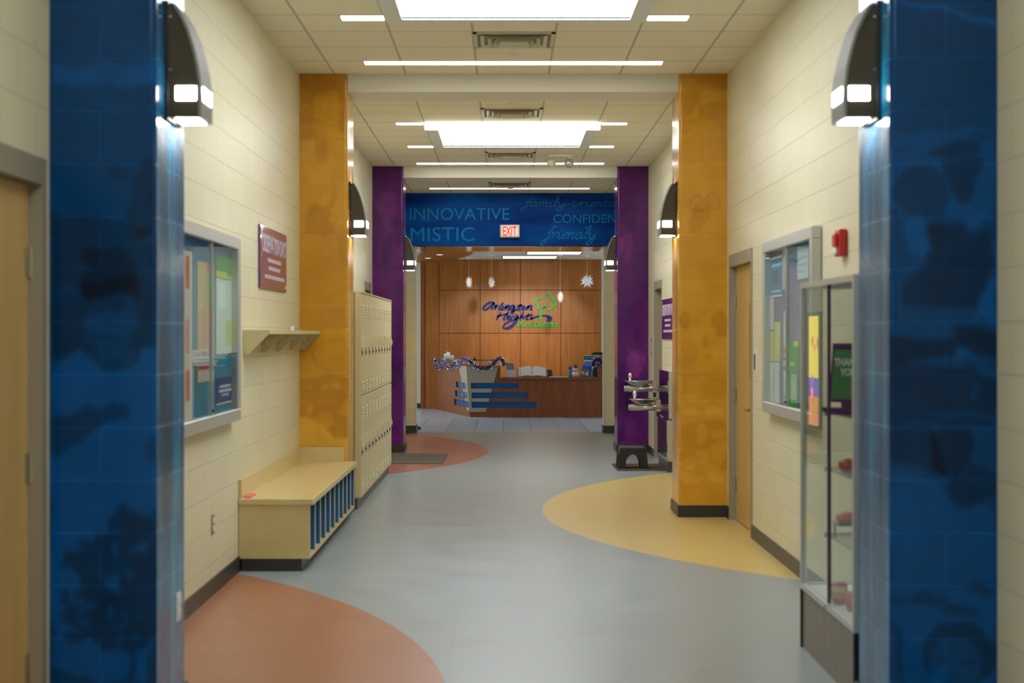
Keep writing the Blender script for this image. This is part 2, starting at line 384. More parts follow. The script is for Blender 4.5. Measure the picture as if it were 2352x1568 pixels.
# baseboards
def basebox(bm, x0, x1, y0, y1): box(bm, x0, x1, y0, y1, 0, .10)
bm = BM(); t = .012
for a, b in ((-4, D1[0]), (6.555, 10.24), (20.36, 20.6), (21.155, 24.6)): basebox(bm, XL, XL+t, a, b)
struct('baseboard_left', bm, m_base)
bm = BM()
for a, b in ((-4, 6.0), (6.555, 6.57), (7.8, D3[0]), (D3[1], 13.3), (13.855, 17.55), (18.6, D4[0]), (D4[1], 20.6), (21.155, 24.6)): basebox(bm, XR-t, XR, a, b)
struct('baseboard_right', bm, m_base)
# portal
PZ = 2.956
bm = BM(); box(bm, XL-.2, -1.411, 24.6, 24.95, 0, CH); struct('wall_portal_left', bm, m_wallX)
bm = BM(); box(bm, 1.5625, XR+.2, 24.6, 24.95, 0, CH); struct('wall_portal_right', bm, m_wallX)
for nm, x0, x1 in (('baseboard_portal_left', XL, -1.399), ('baseboard_portal_right', 1.55, XR)):
    bm = BM(); box(bm, x0, x1, 24.588, 24.962, 0, .12); struct(nm, bm, m_base)
for k, xx in enumerate((-1.411, 1.5625)):
    bm = BM(); s = 1 if k == 0 else -1
    box(bm, xx-.012*s, xx+.006*s, 24.594, 24.62, .12, PZ); struct('trim_%d' % (4+k), bm, m_alu)
bm = BM(); box(bm, XL+.002, XR-.002, 24.5, 24.595, PZ, CH); box(bm, -1.409, 1.56, 24.595, 25.95, PZ+.004, CH)
def headmat():
    m, nt, b = newmat('blue header print'); setp(b, (.0, .06, .3), .5, 0, .12)
    tc = nt.nodes.new('ShaderNodeTexCoord'); mp = nt.nodes.new('ShaderNodeMapping'); mp.inputs['Scale'].default_value = (.6, 1, 2.4)
    n = nt.nodes.new('ShaderNodeTexNoise'); n.inputs['Scale'].default_value = 1.3; n.inputs['Detail'].default_value = 5
    nt.links.new(tc.outputs['Object'], mp.inputs[0]); nt.links.new(mp.outputs[0], n.inputs['Vector'])
    r = nt.nodes.new('ShaderNodeValToRGB'); e = r.color_ramp.elements
    e[0].position = .3; e[0].color = (.0001, .018, .20, 1); e[1].position = .7; e[1].color = (.0002, .13, .60, 1)
    nt.links.new(n.outputs['Fac'], r.inputs[0]); nt.links.new(r.outputs[0], b.inputs['Base Color']); return m
m_head = headmat()
hd = struct('wall_header', bm, m_head)
bm = BM(); box(bm, -1.409, 1.56, 24.6, 25.95, PZ-.012, PZ+.002)
build('soffit_panel', bm, M('polished bronze laminate', (.45, .27, .12), .12, .7), hd, label='glossy bronze underside')
m_let = M('pale blue lettering', (.001, .27, .66), .4, spec=.25); m_let2 = M('dim blue lettering', (.001, .17, .48), .4, spec=.25); m_let3 = M('dim teal lettering', (.001, .24, .56), .4, spec=.25)
HDP = 24.5
def hplace(u, v, d): p = P(u, v, HDP); p.y = HDP-d; return p
def htext(s, x0, x1, yt, yb, mat, off=0):
    bm = BM(); a = P(x0, yb, HDP); b = P(x1, yt, HDP); a.y = HDP
    add_text(bm, s, a, (1, 0, 0), (0, 0, 1), b.x-a.x, b.z-a.z, .003, off); return build('lettering', bm, mat, hd)
htext('INNOVATIVE', 941, 1170, 477.5, 505, m_let)
htext('MISTIC', 943, 1090, 521.5, 554, m_let)
htext('CONFIDENT', 1271, 1434, 492, 512, m_let3)
def hcur(s, x, y, xh, wpx, width, mat):
    bm = BM(); cursive(bm, s, lambda u, v, d: hplace(u, 2*y-v, d), x, y, xh, wpx, .003, .34, 0, width, .6); build('lettering', bm, mat, hd)
hcur('family-oriented', 1203, 474, 10, 2.6, 225, m_let2)
hcur('friendly', 1252, 548, 15, 3.2, 116, m_let)
# ---------------------------------------------------------------- lobby shell
WD = 32.8; LC = 3.14
bm = BM(); box(bm, -6.2, -1.70, WD+.25, WD+.45, 0, LC); box(bm, 2.03, 6.2, WD+.25, WD+.45, 0, LC); box(bm, -1.7, 2.03, WD+.25, WD+.45, 0, LC); struct('wall_lobby_far', bm, m_cream)
bm = BM(); box(bm, -6.2, -6.0, 24.95, WD+.25, 0, LC); box(bm, -6.2, XL-.2, 24.6, 24.95, 0, LC+.5); struct('wall_lobby_left', bm, m_cream)
bm = BM(); box(bm, 6.0, 6.2, 24.95, 27, 0, LC); box(bm, 6.0, 6.2, 31.6, WD+.25, 0, LC); box(bm, 6.0, 6.2, 27, 31.6, 2.7, LC); box(bm, XR+.2, 6.2, 24.6, 24.95, 0, LC+.5)
struct('wall_lobby_right', bm, m_cream)
bm = BM()
for yy in (27.0, 28.5, 30.05, 31.55): box(bm, 6.0, 6.08, yy, yy+.06, 0, 2.7)
box(bm, 6.0, 6.08, 27, 31.6, 2.15, 2.2); box(bm, 6.0, 6.08, 27, 31.6, 0, .1)
o = struct('window_4', bm, m_alu)
bm = BM(); box(bm, 6.09, 6.1, 27, 31.6, .1, 2.7); build('pane', bm, M('daylight pane', (.8, .8, .8), .4, emi=(.8, .9, 1), es=3.6), o)
bm = BM()
for yy in (27.0, 28.5, 30.05, 31.55): box(bm, -6.08, -6.0, yy, yy+.06, 0, 2.7)
o = struct('window_5', bm, m_alu)
bm = BM(); box(bm, -5.998, -5.99, 27, 31.6, .1, 2.7); build('pane', bm, _mc['daylight pane'], o)
bm = BM(); box(bm, -6.2, 6.2, 24.95, WD+.45, LC, LC+.1); struct('ceiling_lobby', bm, M('lobby ceiling paint', (.62, .56, .44), .8))
bm = BM(); box(bm, -6, -1.72, WD+.235, WD+.25, 0, .1); struct('baseboard_lobby', bm, m_base)
# wood soffit with diagonal edges (left of the lobby ceiling)
bm = BM()
pl = [(-2.5, WD+.2), (-1.30, WD+.2), (-.62, 29.6), (-.55, 26.0), (-1.30, 26.0), (-1.9, WD-1.2), (-2.5, WD)]
prism(bm, pl, lambda u, v, s: (u, v, LC-.06*(1-s)))
struct('trim_6', bm, m_wood)
bm = BM(); e0 = Vector((-2.1, WD+.1)); e1 = Vector((-1.3, 26.0)); nn = Vector((-(e1-e0).y, (e1-e0).x)).normalized()*.04
prism(bm, [(e0+nn)[:], (e0-nn)[:], (e1-nn)[:], (e1+nn)[:]], lambda u, v, s: (u, v, LC-.06-.03*(1-s))); struct('trim_7', bm, m_alu)
# wood feature wall made of panels with reveals
bm = BM(); box(bm, -1.70, 2.03, WD+.02, WD+.24, 0, LC-.001)
ww = struct('wall_wood_feature', bm, M('reveal shadow gap', (.03, .012, .005), .7))
xs = [(968-VX)*WD/F+.06, (1008-VX)*WD/F, (1103-VX)*WD/F, (1195-VX)*WD/F, (1288-VX)*WD/F, 2.03]
zs = [0, Zy(765, WD), Zy(666, WD), LC-.001]
g = .005
for i in range(5):
    for j in range(3):
        if i == 0 and j > 0: continue
        bm = BM(); z0, z1 = (zs[j], zs[j+1]) if i else (0, LC-.001)
        rbox(bm, xs[i]+g, xs[i+1]-g, WD, WD+.02, z0+g, z1-g, .002, 1)
        build('panel', bm, m_wood, ww)
bm = BM(); box(bm, -1.78, -1.702, WD-.02, WD+.235, 0, LC-.001); struct('trim_8', bm, m_deskwood)
# ---------------------------------------------------------------- doors
def door(n, s, X, op, leafmat, rec=.045, handle=True, lite=False, hinges=True, fw=.05, fh=.10):
    y0, y1, zt = op; fr = BM()
    def bx(b, xa, xb, *r): box(b, X+s*xa, X+s*xb, *r)     # xa>0 goes into the wall
    for (a, b_) in ((y0, y0+fw), (y1-fw, y1)): bx(fr, -.010, .14, a, b_, 0, zt)
    bx(fr, -.010, .14, y0+fw, y1-fw, zt-fh, zt)
    # shadow stop behind the leaf
    o = struct('door_%d' % n, fr, m_taupe)
    b = BM(); bx(b, rec, rec+.044, y0+fw+.003, y1-fw-.003, .008, zt-fh-.003); leaf = build('door_leaf', b, leafmat, o)
    if hinges:
        for z in (.30, 1.055, 1.83):
            b = BM(); tube(b, (X+s*(rec-.008), y1-fw, z-.06), (X+s*(rec-.008), y1-fw, z+.06), .010, n=10)
            bx(b, rec-.004, rec+.002, y1-fw-.04, y1-fw+.0, z-.055, z+.055); build('hinge', b, m_steel, o)
    if handle:
        yy = y0+fw+.13; z = .97; b = BM(); xx = X+s*rec
        tube(b, (xx, yy, z), (xx-s*.055, yy, z), .012, n=10); tube(b, (xx-s*.055, yy-.008, z), (xx-s*.055, yy+.15, z), .010, n=10)
        tube(b, (xx, yy, z), (xx-s*.008, yy, z), .030, n=16)
        build('lever_handle', b, m_steel, leaf, smooth=False)
    if lite:
        b = BM(); ya = y0+fw+.20; bx(b, rec-.006, rec+.001, ya, ya+.17, 1.19, 1.83); build('vision_frame', b, m_maple, leaf)
        b = BM(); bx(b, rec-.008, rec-.005, ya+.03, ya+.14, 1.21, 1.81); build('vision_glass', b, M('smoked door glass', (.10, .09, .05), .08), leaf, label='narrow dark glass strip')
    return o
door(1, -1, XL, D1, m_maple)
door(2, -1, XL, D2, m_maple, rec=.09, handle=False)
door(3, 1, XR, D3, m_maple, lite=True)
door(4, 1, XR, D4, m_maple, rec=.11, handle=False, hinges=False)
# ---------------------------------------------------------------- mural columns
def vnoise(U, V, seed, su, sv, oct=4):
    rng = np.random.RandomState(seed); out = np.zeros_like(U); amp = 1; tot = 0
    for o in range(oct):
        G = rng.rand(64, 64); a = U/su*(2**o); b = V/sv*(2**o)
        i = np.floor(a).astype(int); j = np.floor(b).astype(int); fa = a-i; fb = b-j; fa = fa*fa*(3-2*fa); fb = fb*fb*(3-2*fb)
        g = lambda p, q: G[p % 64, q % 64]
        out += amp*((g(i, j)*(1-fa)+g(i+1, j)*fa)*(1-fb)+(g(i, j+1)*(1-fa)+g(i+1, j+1)*fa)*fb); tot += amp; amp *= .5
    return out/tot
def inpoly(X, Y, poly):
    c = np.zeros(X.shape, bool); n = len(poly)
    for i in range(n):
        x0, y0 = poly[i]; x1, y1 = poly[(i+1) % n]
        if y0 == y1: continue
        k = ((y0 > Y) != (y1 > Y)) & (X < (x1-x0)*(Y-y0)/(y1-y0)+x0); c ^= k
    return c.astype(float)
def ell(X, Y, cx, cy, rx, ry): return (((X-cx)/rx)**2+((Y-cy)/ry)**2 < 1).astype(float)
def ring(X, Y, cx, cy, rx, ry, t):
    d = np.sqrt(((X-cx)/rx)**2+((Y-cy)/ry)**2); return (np.abs(d-1) < t).astype(float)
def blur(A, n):
    for _ in range(n):
        B = np.pad(A, 1, mode='edge'); A = (B[1:-1, 1:-1]*2+B[:-2, 1:-1]+B[2:, 1:-1]+B[1:-1, :-2]+B[1:-1, 2:])/6
    return A
def T(pts, ox, oy, sc): return [(ox+x/sc, oy+y/sc) for x, y in pts]
def E_(cx, cy, rx, ry, ox, oy, sc): return (ox+cx/sc, oy+cy/sc, rx/sc, ry/sc)
def mural_blue_left(X, Y):
    v = np.full(X.shape, .42); o = (100, 560, 1.556)
    v += .18*inpoly(X, Y, [(117, 150), (370, 150), (370, 200), (117, 190)])
    v -= .18*ell(X, Y, 327, 459, 34, 95); v -= .12*ell(X, Y, 270, 392, 22, 18)
    v -= .2*inpoly(X, Y, [(117, 480), (370, 540), (370, 800), (117, 820)])
    for (a, b) in ((185, 610), (150, 665), (195, 690), (330, 560)): v += .14*ell(X, Y, a, b, 24, 8)
    v -= .14*ell(X, Y, *E_(220, 120, 105, 115, *o))
    v += .20*ell(X, Y, *E_(235, 285, 88, 110, *o)); v -= .12*inpoly(X, Y, T([(130, 130), (340, 130), (330, 210), (250, 180), (140, 215)], *o))
    for c in (190, 270): v -= .16*ell(X, Y, *E_(c, 228, 26, 11, *o))
    v -= .08*ell(X, Y, *E_(228, 290, 14, 10, *o)); v -= .16*ell(X, Y, *E_(215, 340, 45, 13, *o)); v += .06*ell(X, Y, *E_(215, 320, 45, 10, *o))
    sh = inpoly(X, Y, T([(25, 460), (60, 430), (150, 375), (250, 440), (345, 380), (430, 410), (430, 1568), (25, 1568)], *o))
    v = v*(1-sh)+.62*sh
    v -= .3*((ring(X, Y, *E_(250, 370, 92, 66, *o), .14)*(Y > 560+375/1.556)) > 0)
    v -= .30*inpoly(X, Y, T([(25, 640), (110, 600), (175, 565), (200, 610), (260, 570), (318, 585), (300, 605), (230, 640), (140, 700), (60, 755), (25, 755)], *o))
    v -= .18*inpoly(X, Y, T([(350, 720), (430, 660), (430, 800), (370, 780)], *o)); v -= .1*ell(X, Y, *E_(280, 705, 40, 10, *o))
    rng = random.Random(4)
    tree = np.zeros_like(X)
    for k in range(260):
        a = rng.uniform(0, 2*PI); r = rng.uniform(.1, 1)**.6
        cx = 290+230*r*math.cos(a); cy = 1215+235*r*math.sin(a)
        if cy < 1050 and cx < 190: continue
        tree = np.maximum(tree, ell(X, Y, *E_(cx, cy, rng.uniform(12, 34), rng.uniform(9, 24), *o)))
    for p in ([(270, 945), (305, 945), (330, 1568), (300, 1568)], [(50, 1390), (330, 1380), (330, 1400), (60, 1420)], [(150, 1060), (400, 1150), (400, 1165), (150, 1075)], [(380, 940), (430, 930), (430, 1568), (385, 1568)]):
        tree = np.maximum(tree, inpoly(X, Y, T(p, *o)))
    v -= .40*blur(tree, 2)
    v -= .3*inpoly(X, Y, [(117, 1520), (160, 1540), (230, 1568), (117, 1568)])
    return blur(v, 3)
def mural_blue_right(X, Y):
    v = np.full(X.shape, .40); o = (1880, 0, 2.24); q = (1800, 600, 1.62)
    v += .35*inpoly(X, Y, [(2040, -2), (2070, -2), (2288, 50), (2288, 62)])
    v += .14*inpoly(X, Y, [(2040, 300), (2288, 300), (2288, 500), (2040, 480)])
    v -= .30*ell(X, Y, *E_(715, 780, 130, 50, *o)); v -= .3*inpoly(X, Y, T([(650, 840), (845, 835), (775, 1030), (735, 1030)], *o))
    v -= .16*ell(X, Y, *E_(850, 730, 60, 22, *o)); v -= .12*ell(X, Y, *E_(430, 760, 40, 30, *o))
    v -= .24*ell(X, Y, *E_(540, 980, 140, 130, *o))
    v += .22*inpoly(X, Y, T([(450, 1110), (525, 1110), (570, 1250), (540, 1330), (450, 1300)], *o))
    v += .16*inpoly(X, Y, T([(730, 1110), (850, 1110), (810, 1200), (760, 1200)], *o))
    v -= .26*inpoly(X, Y, T([(560, 1150), (905, 1180), (905, 1350), (800, 1568), (440, 1568), (420, 1470), (560, 1380)], *o))
    v += .2*inpoly(X, Y, T([(787, 20), (787, 220), (700, 220), (760, 90)], *q))
    v -= .30*inpoly(X, Y, T([(395, 270), (650, 300), (640, 250), (787, 260), (787, 380), (700, 340), (660, 330), (640, 350), (395, 400)], *q))
    v += .14*inpoly(X, Y, T([(640, 330), (700, 330), (710, 365), (640, 365)], *q))
    v -= .24*inpoly(X, Y, T([(395, 400), (700, 380), (787, 460), (787, 600), (395, 600)], *q))
    v += .3*inpoly(X, Y, T([(525, 550), (787, 568), (787, 578), (525, 562)], *q)); v += .28*inpoly(X, Y, T([(725, 460), (740, 460), (705, 530), (690, 525)], *q))
    v -= .28*ell(X, Y, *E_(620, 700, 78, 95, *q)); v -= .22*inpoly(X, Y, T([(395, 610), (560, 610), (600, 800), (395, 730)], *q)); v -= .24*ell(X, Y, *E_(700, 840, 100, 70, *q))
    v += .12*inpoly(X, Y, T([(395, 780), (560, 800), (640, 900), (787, 920), (787, 1568), (395, 1568)], *q))
    for a, b, c, d in ((440, 1242, 40, 9), (520, 1245, 40, 9), (520, 1268, 110, 12), (720, 1220, 65, 20), (660, 1300, 55, 18)): v -= .26*ell(X, Y, *E_(a, b, c, d, *q))
    v -= .34*ell(X, Y, *E_(655, 1460, 142, 118, *q)); v += .24*ell(X, Y, *E_(640, 1500, 95, 95, *q)); v -= .2*ell(X, Y, *E_(600, 1500, 32, 10, *q)); v -= .2*ell(X, Y, *E_(690, 1505, 32, 10, *q))
    v += .1*inpoly(X, Y, T([(570, 1530), (620, 1510), (610, 1568), (570, 1568)], *q)); v -= .2*inpoly(X, Y, T([(395, 1310), (430, 1400), (440, 1568), (395, 1568)], *q))
    return blur(v, 3)
def mural_yel_left(X, Y):
    v = np.full(X.shape, .62); o = (680, 160, 3.407); q = (680, 600, 3.407)
    v -= .25*inpoly(X, Y, T([(20, 30), (400, 30), (400, 520), (350, 500), (330, 420), (130, 400), (130, 560), (20, 560)], *o))
    v -= .12*ell(X, Y, *E_(200, 130, 130, 90, *o))
    v += .28*inpoly(X, Y, T([(130, 250), (160, 190), (230, 200), (240, 150), (310, 160), (320, 210), (358, 275), (345, 310), (322, 315), (340, 345), (325, 365), (338, 385), (310, 420), (250, 425), (200, 400), (130, 340)], *o))
    v += .2*ell(X, Y, *E_(80, 310, 42, 52, *o)); v -= .1*ell(X, Y, *E_(82, 312, 20, 30, *o)); v -= .1*ell(X, Y, *E_(270, 240, 14, 8, *o))
    v += .14*inpoly(X, Y, T([(38, 412), (130, 405), (160, 715), (60, 715)], *o)); v -= .12*inpoly(X, Y, T([(130, 520), (250, 540), (270, 710), (165, 712)], *o))
    v += .12*inpoly(X, Y, T([(230, 430), (340, 490), (385, 600), (400, 640), (300, 640), (270, 900), (90, 900), (60, 720), (250, 700)], *o))
    v += .07*inpoly(X, Y, T([(20, 905), (410, 905), (410, 1280), (20, 1280)], *o))
    v -= .26*inpoly(X, Y, T([(60, 1210), (100, 1120), (130, 1060), (160, 1050), (210, 1085), (250, 1050), (320, 940), (335, 955), (275, 1070), (245, 1095), (275, 1110), (278, 1140), (250, 1165), (280, 1200), (320, 1235), (320, 1285), (60, 1285)], *o))
    for p in ([(270, 1160), (320, 1145), (322, 1165), (280, 1175)], [(305, 1150), (320, 1150), (320, 1230), (305, 1230)], [(30, 1155), (85, 1155), (85, 1165), (30, 1165)]): v -= .18*inpoly(X, Y, T(p, *o))
    v -= .12*inpoly(X, Y, T([(330, 1230), (410, 1200), (410, 1568), (360, 1500), (330, 1400)], *o))
    v -= .10*inpoly(X, Y, [(680, 536), (820, 536), (820, 700), (680, 700)])
    v -= .18*inpoly(X, Y, T([(20, 345), (330, 360), (380, 300), (410, 520), (20, 520)], *q))
    v -= .28*(ring(X, Y, *E_(310, 730, 160, 128, *q), .045)*(X < 680+395/3.407))
    v -= .26*inpoly(X, Y, T([(20, 905), (410, 905), (410, 1400), (20, 1210)], *q))
    for a, b, c, d in ((90, 985, 40, 14), (300, 985, 32, 18), (235, 985, 18, 22), (120, 1160, 22, 45), (390, 1170, 40, 60)): v += .25*ell(X, Y, *E_(a, b, c, d, *q))
    v += .22*ell(X, Y, *E_(235, 1235, 68, 72, *q))
    v += .26*inpoly(X, Y, T([(20, 1215), (130, 1215), (200, 1270), (330, 1390), (410, 1405), (410, 1568), (20, 1568)], *q))
    v -= .12*inpoly(X, Y, T([(140, 1300), (260, 1400), (260, 1420), (150, 1420)], *q))
    return blur(v, 4)
def mural_yel_right(X, Y):
    v = np.full(X.shape, .64); o = (1540, 160, 3.407); q = (1380, 600, 2.413)
    v -= .25*inpoly(X, Y, T([(90, 30), (450, 30), (450, 160), (350, 130), (230, 110), (150, 60)], *o))
    v -= .16*inpoly(X, Y, T([(90, 170), (205, 170), (215, 270), (140, 350), (210, 410), (130, 500), (90, 510)], *o))
    v += .1*inpoly(X, Y, T([(235, 175), (400, 175), (400, 265), (240, 265)], *o)); v -= .16*inpoly(X, Y, T([(240, 270), (445, 240), (445, 480), (380, 510), (380, 400), (200, 400)], *o))
    v += .16*inpoly(X, Y, T([(200, 275), (205, 320), (140, 400), (120, 390)], *o))
    for y in (430, 600, 660, 755): v += .10*inpoly(X, Y, T([(85, y), (420, y-12), (420, y-2), (85, y+10)], *o))
    v -= .1*inpoly(X, Y, T([(390, 500), (445, 500), (445, 900), (400, 780)], *o))
    for cx, rx in ((208, 55), (335, 48)): v -= .2*ring(X, Y, *E_(cx, 1045, rx, 62, *o), .18)
    v -= .2*ell(X, Y, *E_(208, 1075, 32, 38, *o)); v -= .18*inpoly(X, Y, T([(150, 1080), (270, 1080), (330, 1130), (250, 1270), (165, 1270)], *o)); v -= .14*ell(X, Y, *E_(305, 1070, 34, 40, *o))
    v -= .09*inpoly(X, Y, T([(75, 1275), (445, 1275), (445, 1568), (75, 1568)], *o))
    v -= .26*ell(X, Y, *E_(458, 335, 30, 50, *q)); v -= .16*ell(X, Y, *E_(520, 328, 26, 22, *q)); v -= .26*ell(X, Y, *E_(658, 350, 50, 72, *q))
    v -= .14*ell(X, Y, *E_(485, 510, 58, 95, *q)); v += .12*inpoly(X, Y, T([(600, 480), (700, 410), (700, 600), (640, 560)], *q)); v -= .2*ell(X, Y, *E_(580, 450, 20, 30, *q)); v -= .18*ell(X, Y, *E_(586, 535, 12, 22, *q))
    v -= .16*inpoly(X, Y, T([(440, 620), (700, 640), (700, 760), (440, 740)], *q)); v += .1*inpoly(X, Y, T([(470, 660), (560, 660), (590, 740), (580, 810), (470, 740)], *q))
    v -= .2*inpoly(X, Y, T([(440, 890), (700, 880), (700, 1150), (560, 1100), (440, 1160)], *q))
    for a, b, c, d in ((500, 840, 60, 20), (620, 830, 50, 30), (560, 960, 30, 60), (650, 960, 40, 30), (480, 1120, 50, 30), (560, 1080, 45, 40), (660, 1060, 40, 60), (640, 1200, 55, 30), (500, 1210, 60, 26)): v += .2*ell(X, Y, *E_(a, b, c, d, *q))
    return blur(v, 2)
def mural_purple(seed):
    def f(X, Y):
        v = .35+.5*(vnoise(X+900, Y, seed, 45, 90, 3)-.3)
        rng = random.Random(seed)
        for k in range(9):
            cx = rng.uniform(X.min(), X.max()); cy = rng.uniform(400, 1020); r = rng.uniform(12, 30)
            v += rng.choice((-.22, .2))*inpoly(X, Y, [(cx+r*rng.uniform(.5, 1.4)*math.cos(a)*.9, cy+2*r*rng.uniform(.5, 1.3)*math.sin(a)) for a in np.linspace(0, 5.6, 6)])
        for k in range(6):
            a = k*.28+.3; v += .18*inpoly(X, Y, [(X.mean(), 985), (X.mean()+60*math.cos(a), 985+60*math.sin(a)), (X.mean()+60*math.cos(a+.1), 985+60*math.sin(a+.1))])
        return blur(v, 2)
    return f
PAL = {'blue': [(0, (.0001, .010, .035)), (.42, (.0002, .050, .175)), (.7, (.0003, .088, .33)), (1.1, (.002, .25, .55))],
       'yellow': [(0, (.26, .10, .006)), (.4, (.50, .22, .014)), (.65, (.68, .34, .026)), (1, (.85, .50, .07))],
       'purple': [(0, (.028, .002, .07)), (.4, (.085, .008, .125)), (.65, (.16, .018, .18)), (1, (.27, .05, .28))]}
def column(s, y0, colr, fn, seed, res, label):
    """s -1 left wall / +1 right wall"""
    xw = XL if s < 0 else XR; xi = -1.347 if s < 0 else 1.486
    W = abs(xi-xw); R = .025; y1 = y0+CDP
    path = []   # (x, y, u)
    def add(x, y):
        u = 0 if not path else path[-1][2]+math.hypot(x-path[-1][0], y-path[-1][1]); path.append((x, y, u))
    n = max(8, int((W-R)/res))
    for i in range(n+1): add(xw-s*(W-R)*i/n, y0)
    for k in range(1, 6): a = k/5*PI/2; add(xi+s*R-s*R*math.sin(a), y0+R-R*math.cos(a))
    n2 = int((CDP-2*R)/res/1.2)
    for i in range(1, n2+1): add(xi, y0+R+(CDP-2*R)*i/n2)
    for k in range(1, 6): a = k/5*PI/2; add(xi+s*R-s*R*math.cos(a), y1-R+R*math.sin(a))
    for i in range(1, 7): add(xi+s*R+s*(W-R)*i/6, y1)
    nz = int((CH-.10)/res/1.25)
    Z = np.linspace(.10, CH-.001, nz+1); A = np.array(path)
    Xg = np.repeat(A[:, 0:1], nz+1, 1); Yg = np.repeat(A[:, 1:2], nz+1, 1); Ug = np.repeat(A[:, 2:3], nz+1, 1); Zg = np.repeat(Z[None, :], len(A), 0)
    px = VX+Xg*F/y0; py = VY-(Zg-EYE)*F/y0
    wa = .045*F/y0; px = px+wa*(vnoise(Ug+9, Zg+2, seed+1, .10, .10, 4)-.5)*1.6; py = py+wa*(vnoise(Ug+4, Zg+7, seed+2, .10, .10, 4)-.5)*1.6
    v = fn(px, py); v = v.mean()+(v-v.mean())*{'blue': 1.0, 'yellow': .62, 'purple': .8}[colr]
    v2 = .62+1.1*(vnoise(Ug+3, Zg+5, seed+7, .07, .8, 4)-.5) + .25*(vnoise(Ug, Zg, seed+3, .3, .3, 3)-.5)
    side = (Yg > y0+R*.9).astype(float)
    v = v*(1-side)+v2*side
    v = np.clip(v+.16*(vnoise(Ug+3, Zg+5, seed, .12, .12, 5)-.5), 0, 1.1)
    p = PAL[colr]; ks = [a for a, _ in p]
    C = np.stack([np.interp(v, ks, [c[i] for _, c in p]) for i in range(3)]+[np.ones_like(v)], -1)
    if colr == 'blue': C[..., 1] *= 1+.5*side
    nu = len(A); me = bpy.data.meshes.new('shaft')
    base = Vector(((xw+xi)/2, (y0+y1)/2, 0))
    V = np.stack([Xg-base.x, Yg-base.y, Zg], -1).reshape(-1, 3)
    idx = np.arange(nu*(nz+1)).reshape(nu, nz+1)
    q = np.stack([idx[:-1, :-1], idx[1:, :-1], idx[1:, 1:], idx[:-1, 1:]], -1).reshape(-1, 4)
    if s > 0: q = q[:, ::-1]
    me.from_pydata(V.tolist(), [], q.tolist()); me.update()
    uvl = me.uv_layers.new(name='UVMap')
    off = {-1: -.245-.305, 1: -.245-.305}[s]
    UV = np.stack([Ug+off+6.1, Zg], -1).reshape(-1, 2)[q.reshape(-1)]
    uvl.data.foreach_set('uv', UV.reshape(-1).astype(np.float32))
    ca = me.color_attributes.new('Mural', 'FLOAT_COLOR', 'POINT'); ca.data.foreach_set('color', C.reshape(-1).astype(np.float32))
    me.materials.append(m_mural[colr])
    for f in me.polygons: f.use_smooth = True
    root = thing('mural_column', base, label, 'column', 'mural covered block columns')
    o = bpy.data.objects.new('shaft', me); COL.objects.link(o); o.parent = root
    b = BM(); t = .012
    a0, a1 = sorted((xw, xi-s*t)); rbox(b, a0+.0, a1, y0-t, y1+t, 0, .10, .004, 1); build('base_trim', b, m_base, root)
    return root
column(-1, 6.0, 'blue', mural_blue_left, 11, .006, 'wide blue column printed with a child in a T-shirt and a tree')
column(1, 6.0, 'blue', mural_blue_right, 23, .006, 'wide blue mural column beside the glass floor cabinet')
column(-1, 13.3, 'yellow', mural_yel_left, 35, .007, 'golden yellow mural column behind the cubby bench')
column(1, 13.3, 'yellow', mural_yel_right, 47, .007, 'golden yellow mural column beside the wooden door')
column(-1, 20.6, 'purple', mural_purple(5), 59, .009, 'purple mural column behind the row of lockers')
column(1, 20.6, 'purple', mural_purple(8), 61, .009, 'purple mural column behind the drinking fountain')
# ---------------------------------------------------------------- sconces
def sconce(s, y0, label, group):
    """s: -1 on left columns"""
    xi = -1.347 if s < 0 else 1.486
    root = thing('wall_sconce', (xi, y0+.28, 2.42), label, 'wall light', group)
    o = -s   # outward direction
    ya, yb = -.105, .105
    prof = [(.012, .0), (.129, .0), (.131, .06), (.128, .14), (.120, .2), (.104, .27), (.083, .34), (.055, .40), (.028, .445), (.012, .452)]
    b = BM(); prism(b, prof, lambda u, v, k: (o*u, (ya, yb)[k], v)); build('housing', b, m_bronze, root, local=True)
    b = BM(); rbox(b, 0, o*.014, ya-.02, yb+.02, -.012, .462, .003, 1); build('back_plate', b, m_black, root, local=True)
    b = BM(); out = prof[1:]; q = [(u+.004, v) for u, v in out]+[(u+.013, v+.004) for u, v in out[::-1]]
    q = [(.133, 0)]+[(u+.003, v) for u, v in out]+[(u+.014, v+.003) for u, v in out[::-1]]+[(.144, 0)]
    prism(b, q, lambda u, v, k: (o*u, (ya-.012, yb+.012)[k], v)); build('curved_band', b, m_band, root, local=True)
    for (lab, u0, u1, a, c, z0, z1) in (('f', .040, .122, ya-.004, ya+.001, .068, .124), ('b', .036, .122, yb-.001, yb+.004, .068, .124), ('o', .140, .1475, ya+.02, yb-.02, .068, .124), ('u', .03, .128, ya+.03, yb-.03, -.006, .001), ('t', .016, .03, ya+.02, yb-.02, .450, .456)):
        b = BM(); rbox(b, o*u0, o*u1, a, c, z0, z1, .002, 1); build('lens', b, m_lens, root, local=True)
    for z in (.19, .40): b = BM(); tube(b, (o*.02, ya-.006, z), (o*.02, ya+.002, z), .004, n=8); build('screw', b, m_steel, root, local=True)
    return root
for (s, y, lb) in ((-1, 6.0, 'curved bronze wall light, lit, on the left blue column'), (1, 6.0, 'curved bronze wall light, lit, on the right blue column'),
                   (-1, 13.3, 'curved bronze wall light on the left yellow column'), (1, 13.3, 'curved bronze wall light on the right yellow column'),
                   (-1, 20.6, 'curved bronze wall light on the left purple column'), (1, 20.6, 'curved bronze wall light on the right purple column')):
    sconce(s, y, lb, 'curved sconces on the columns')
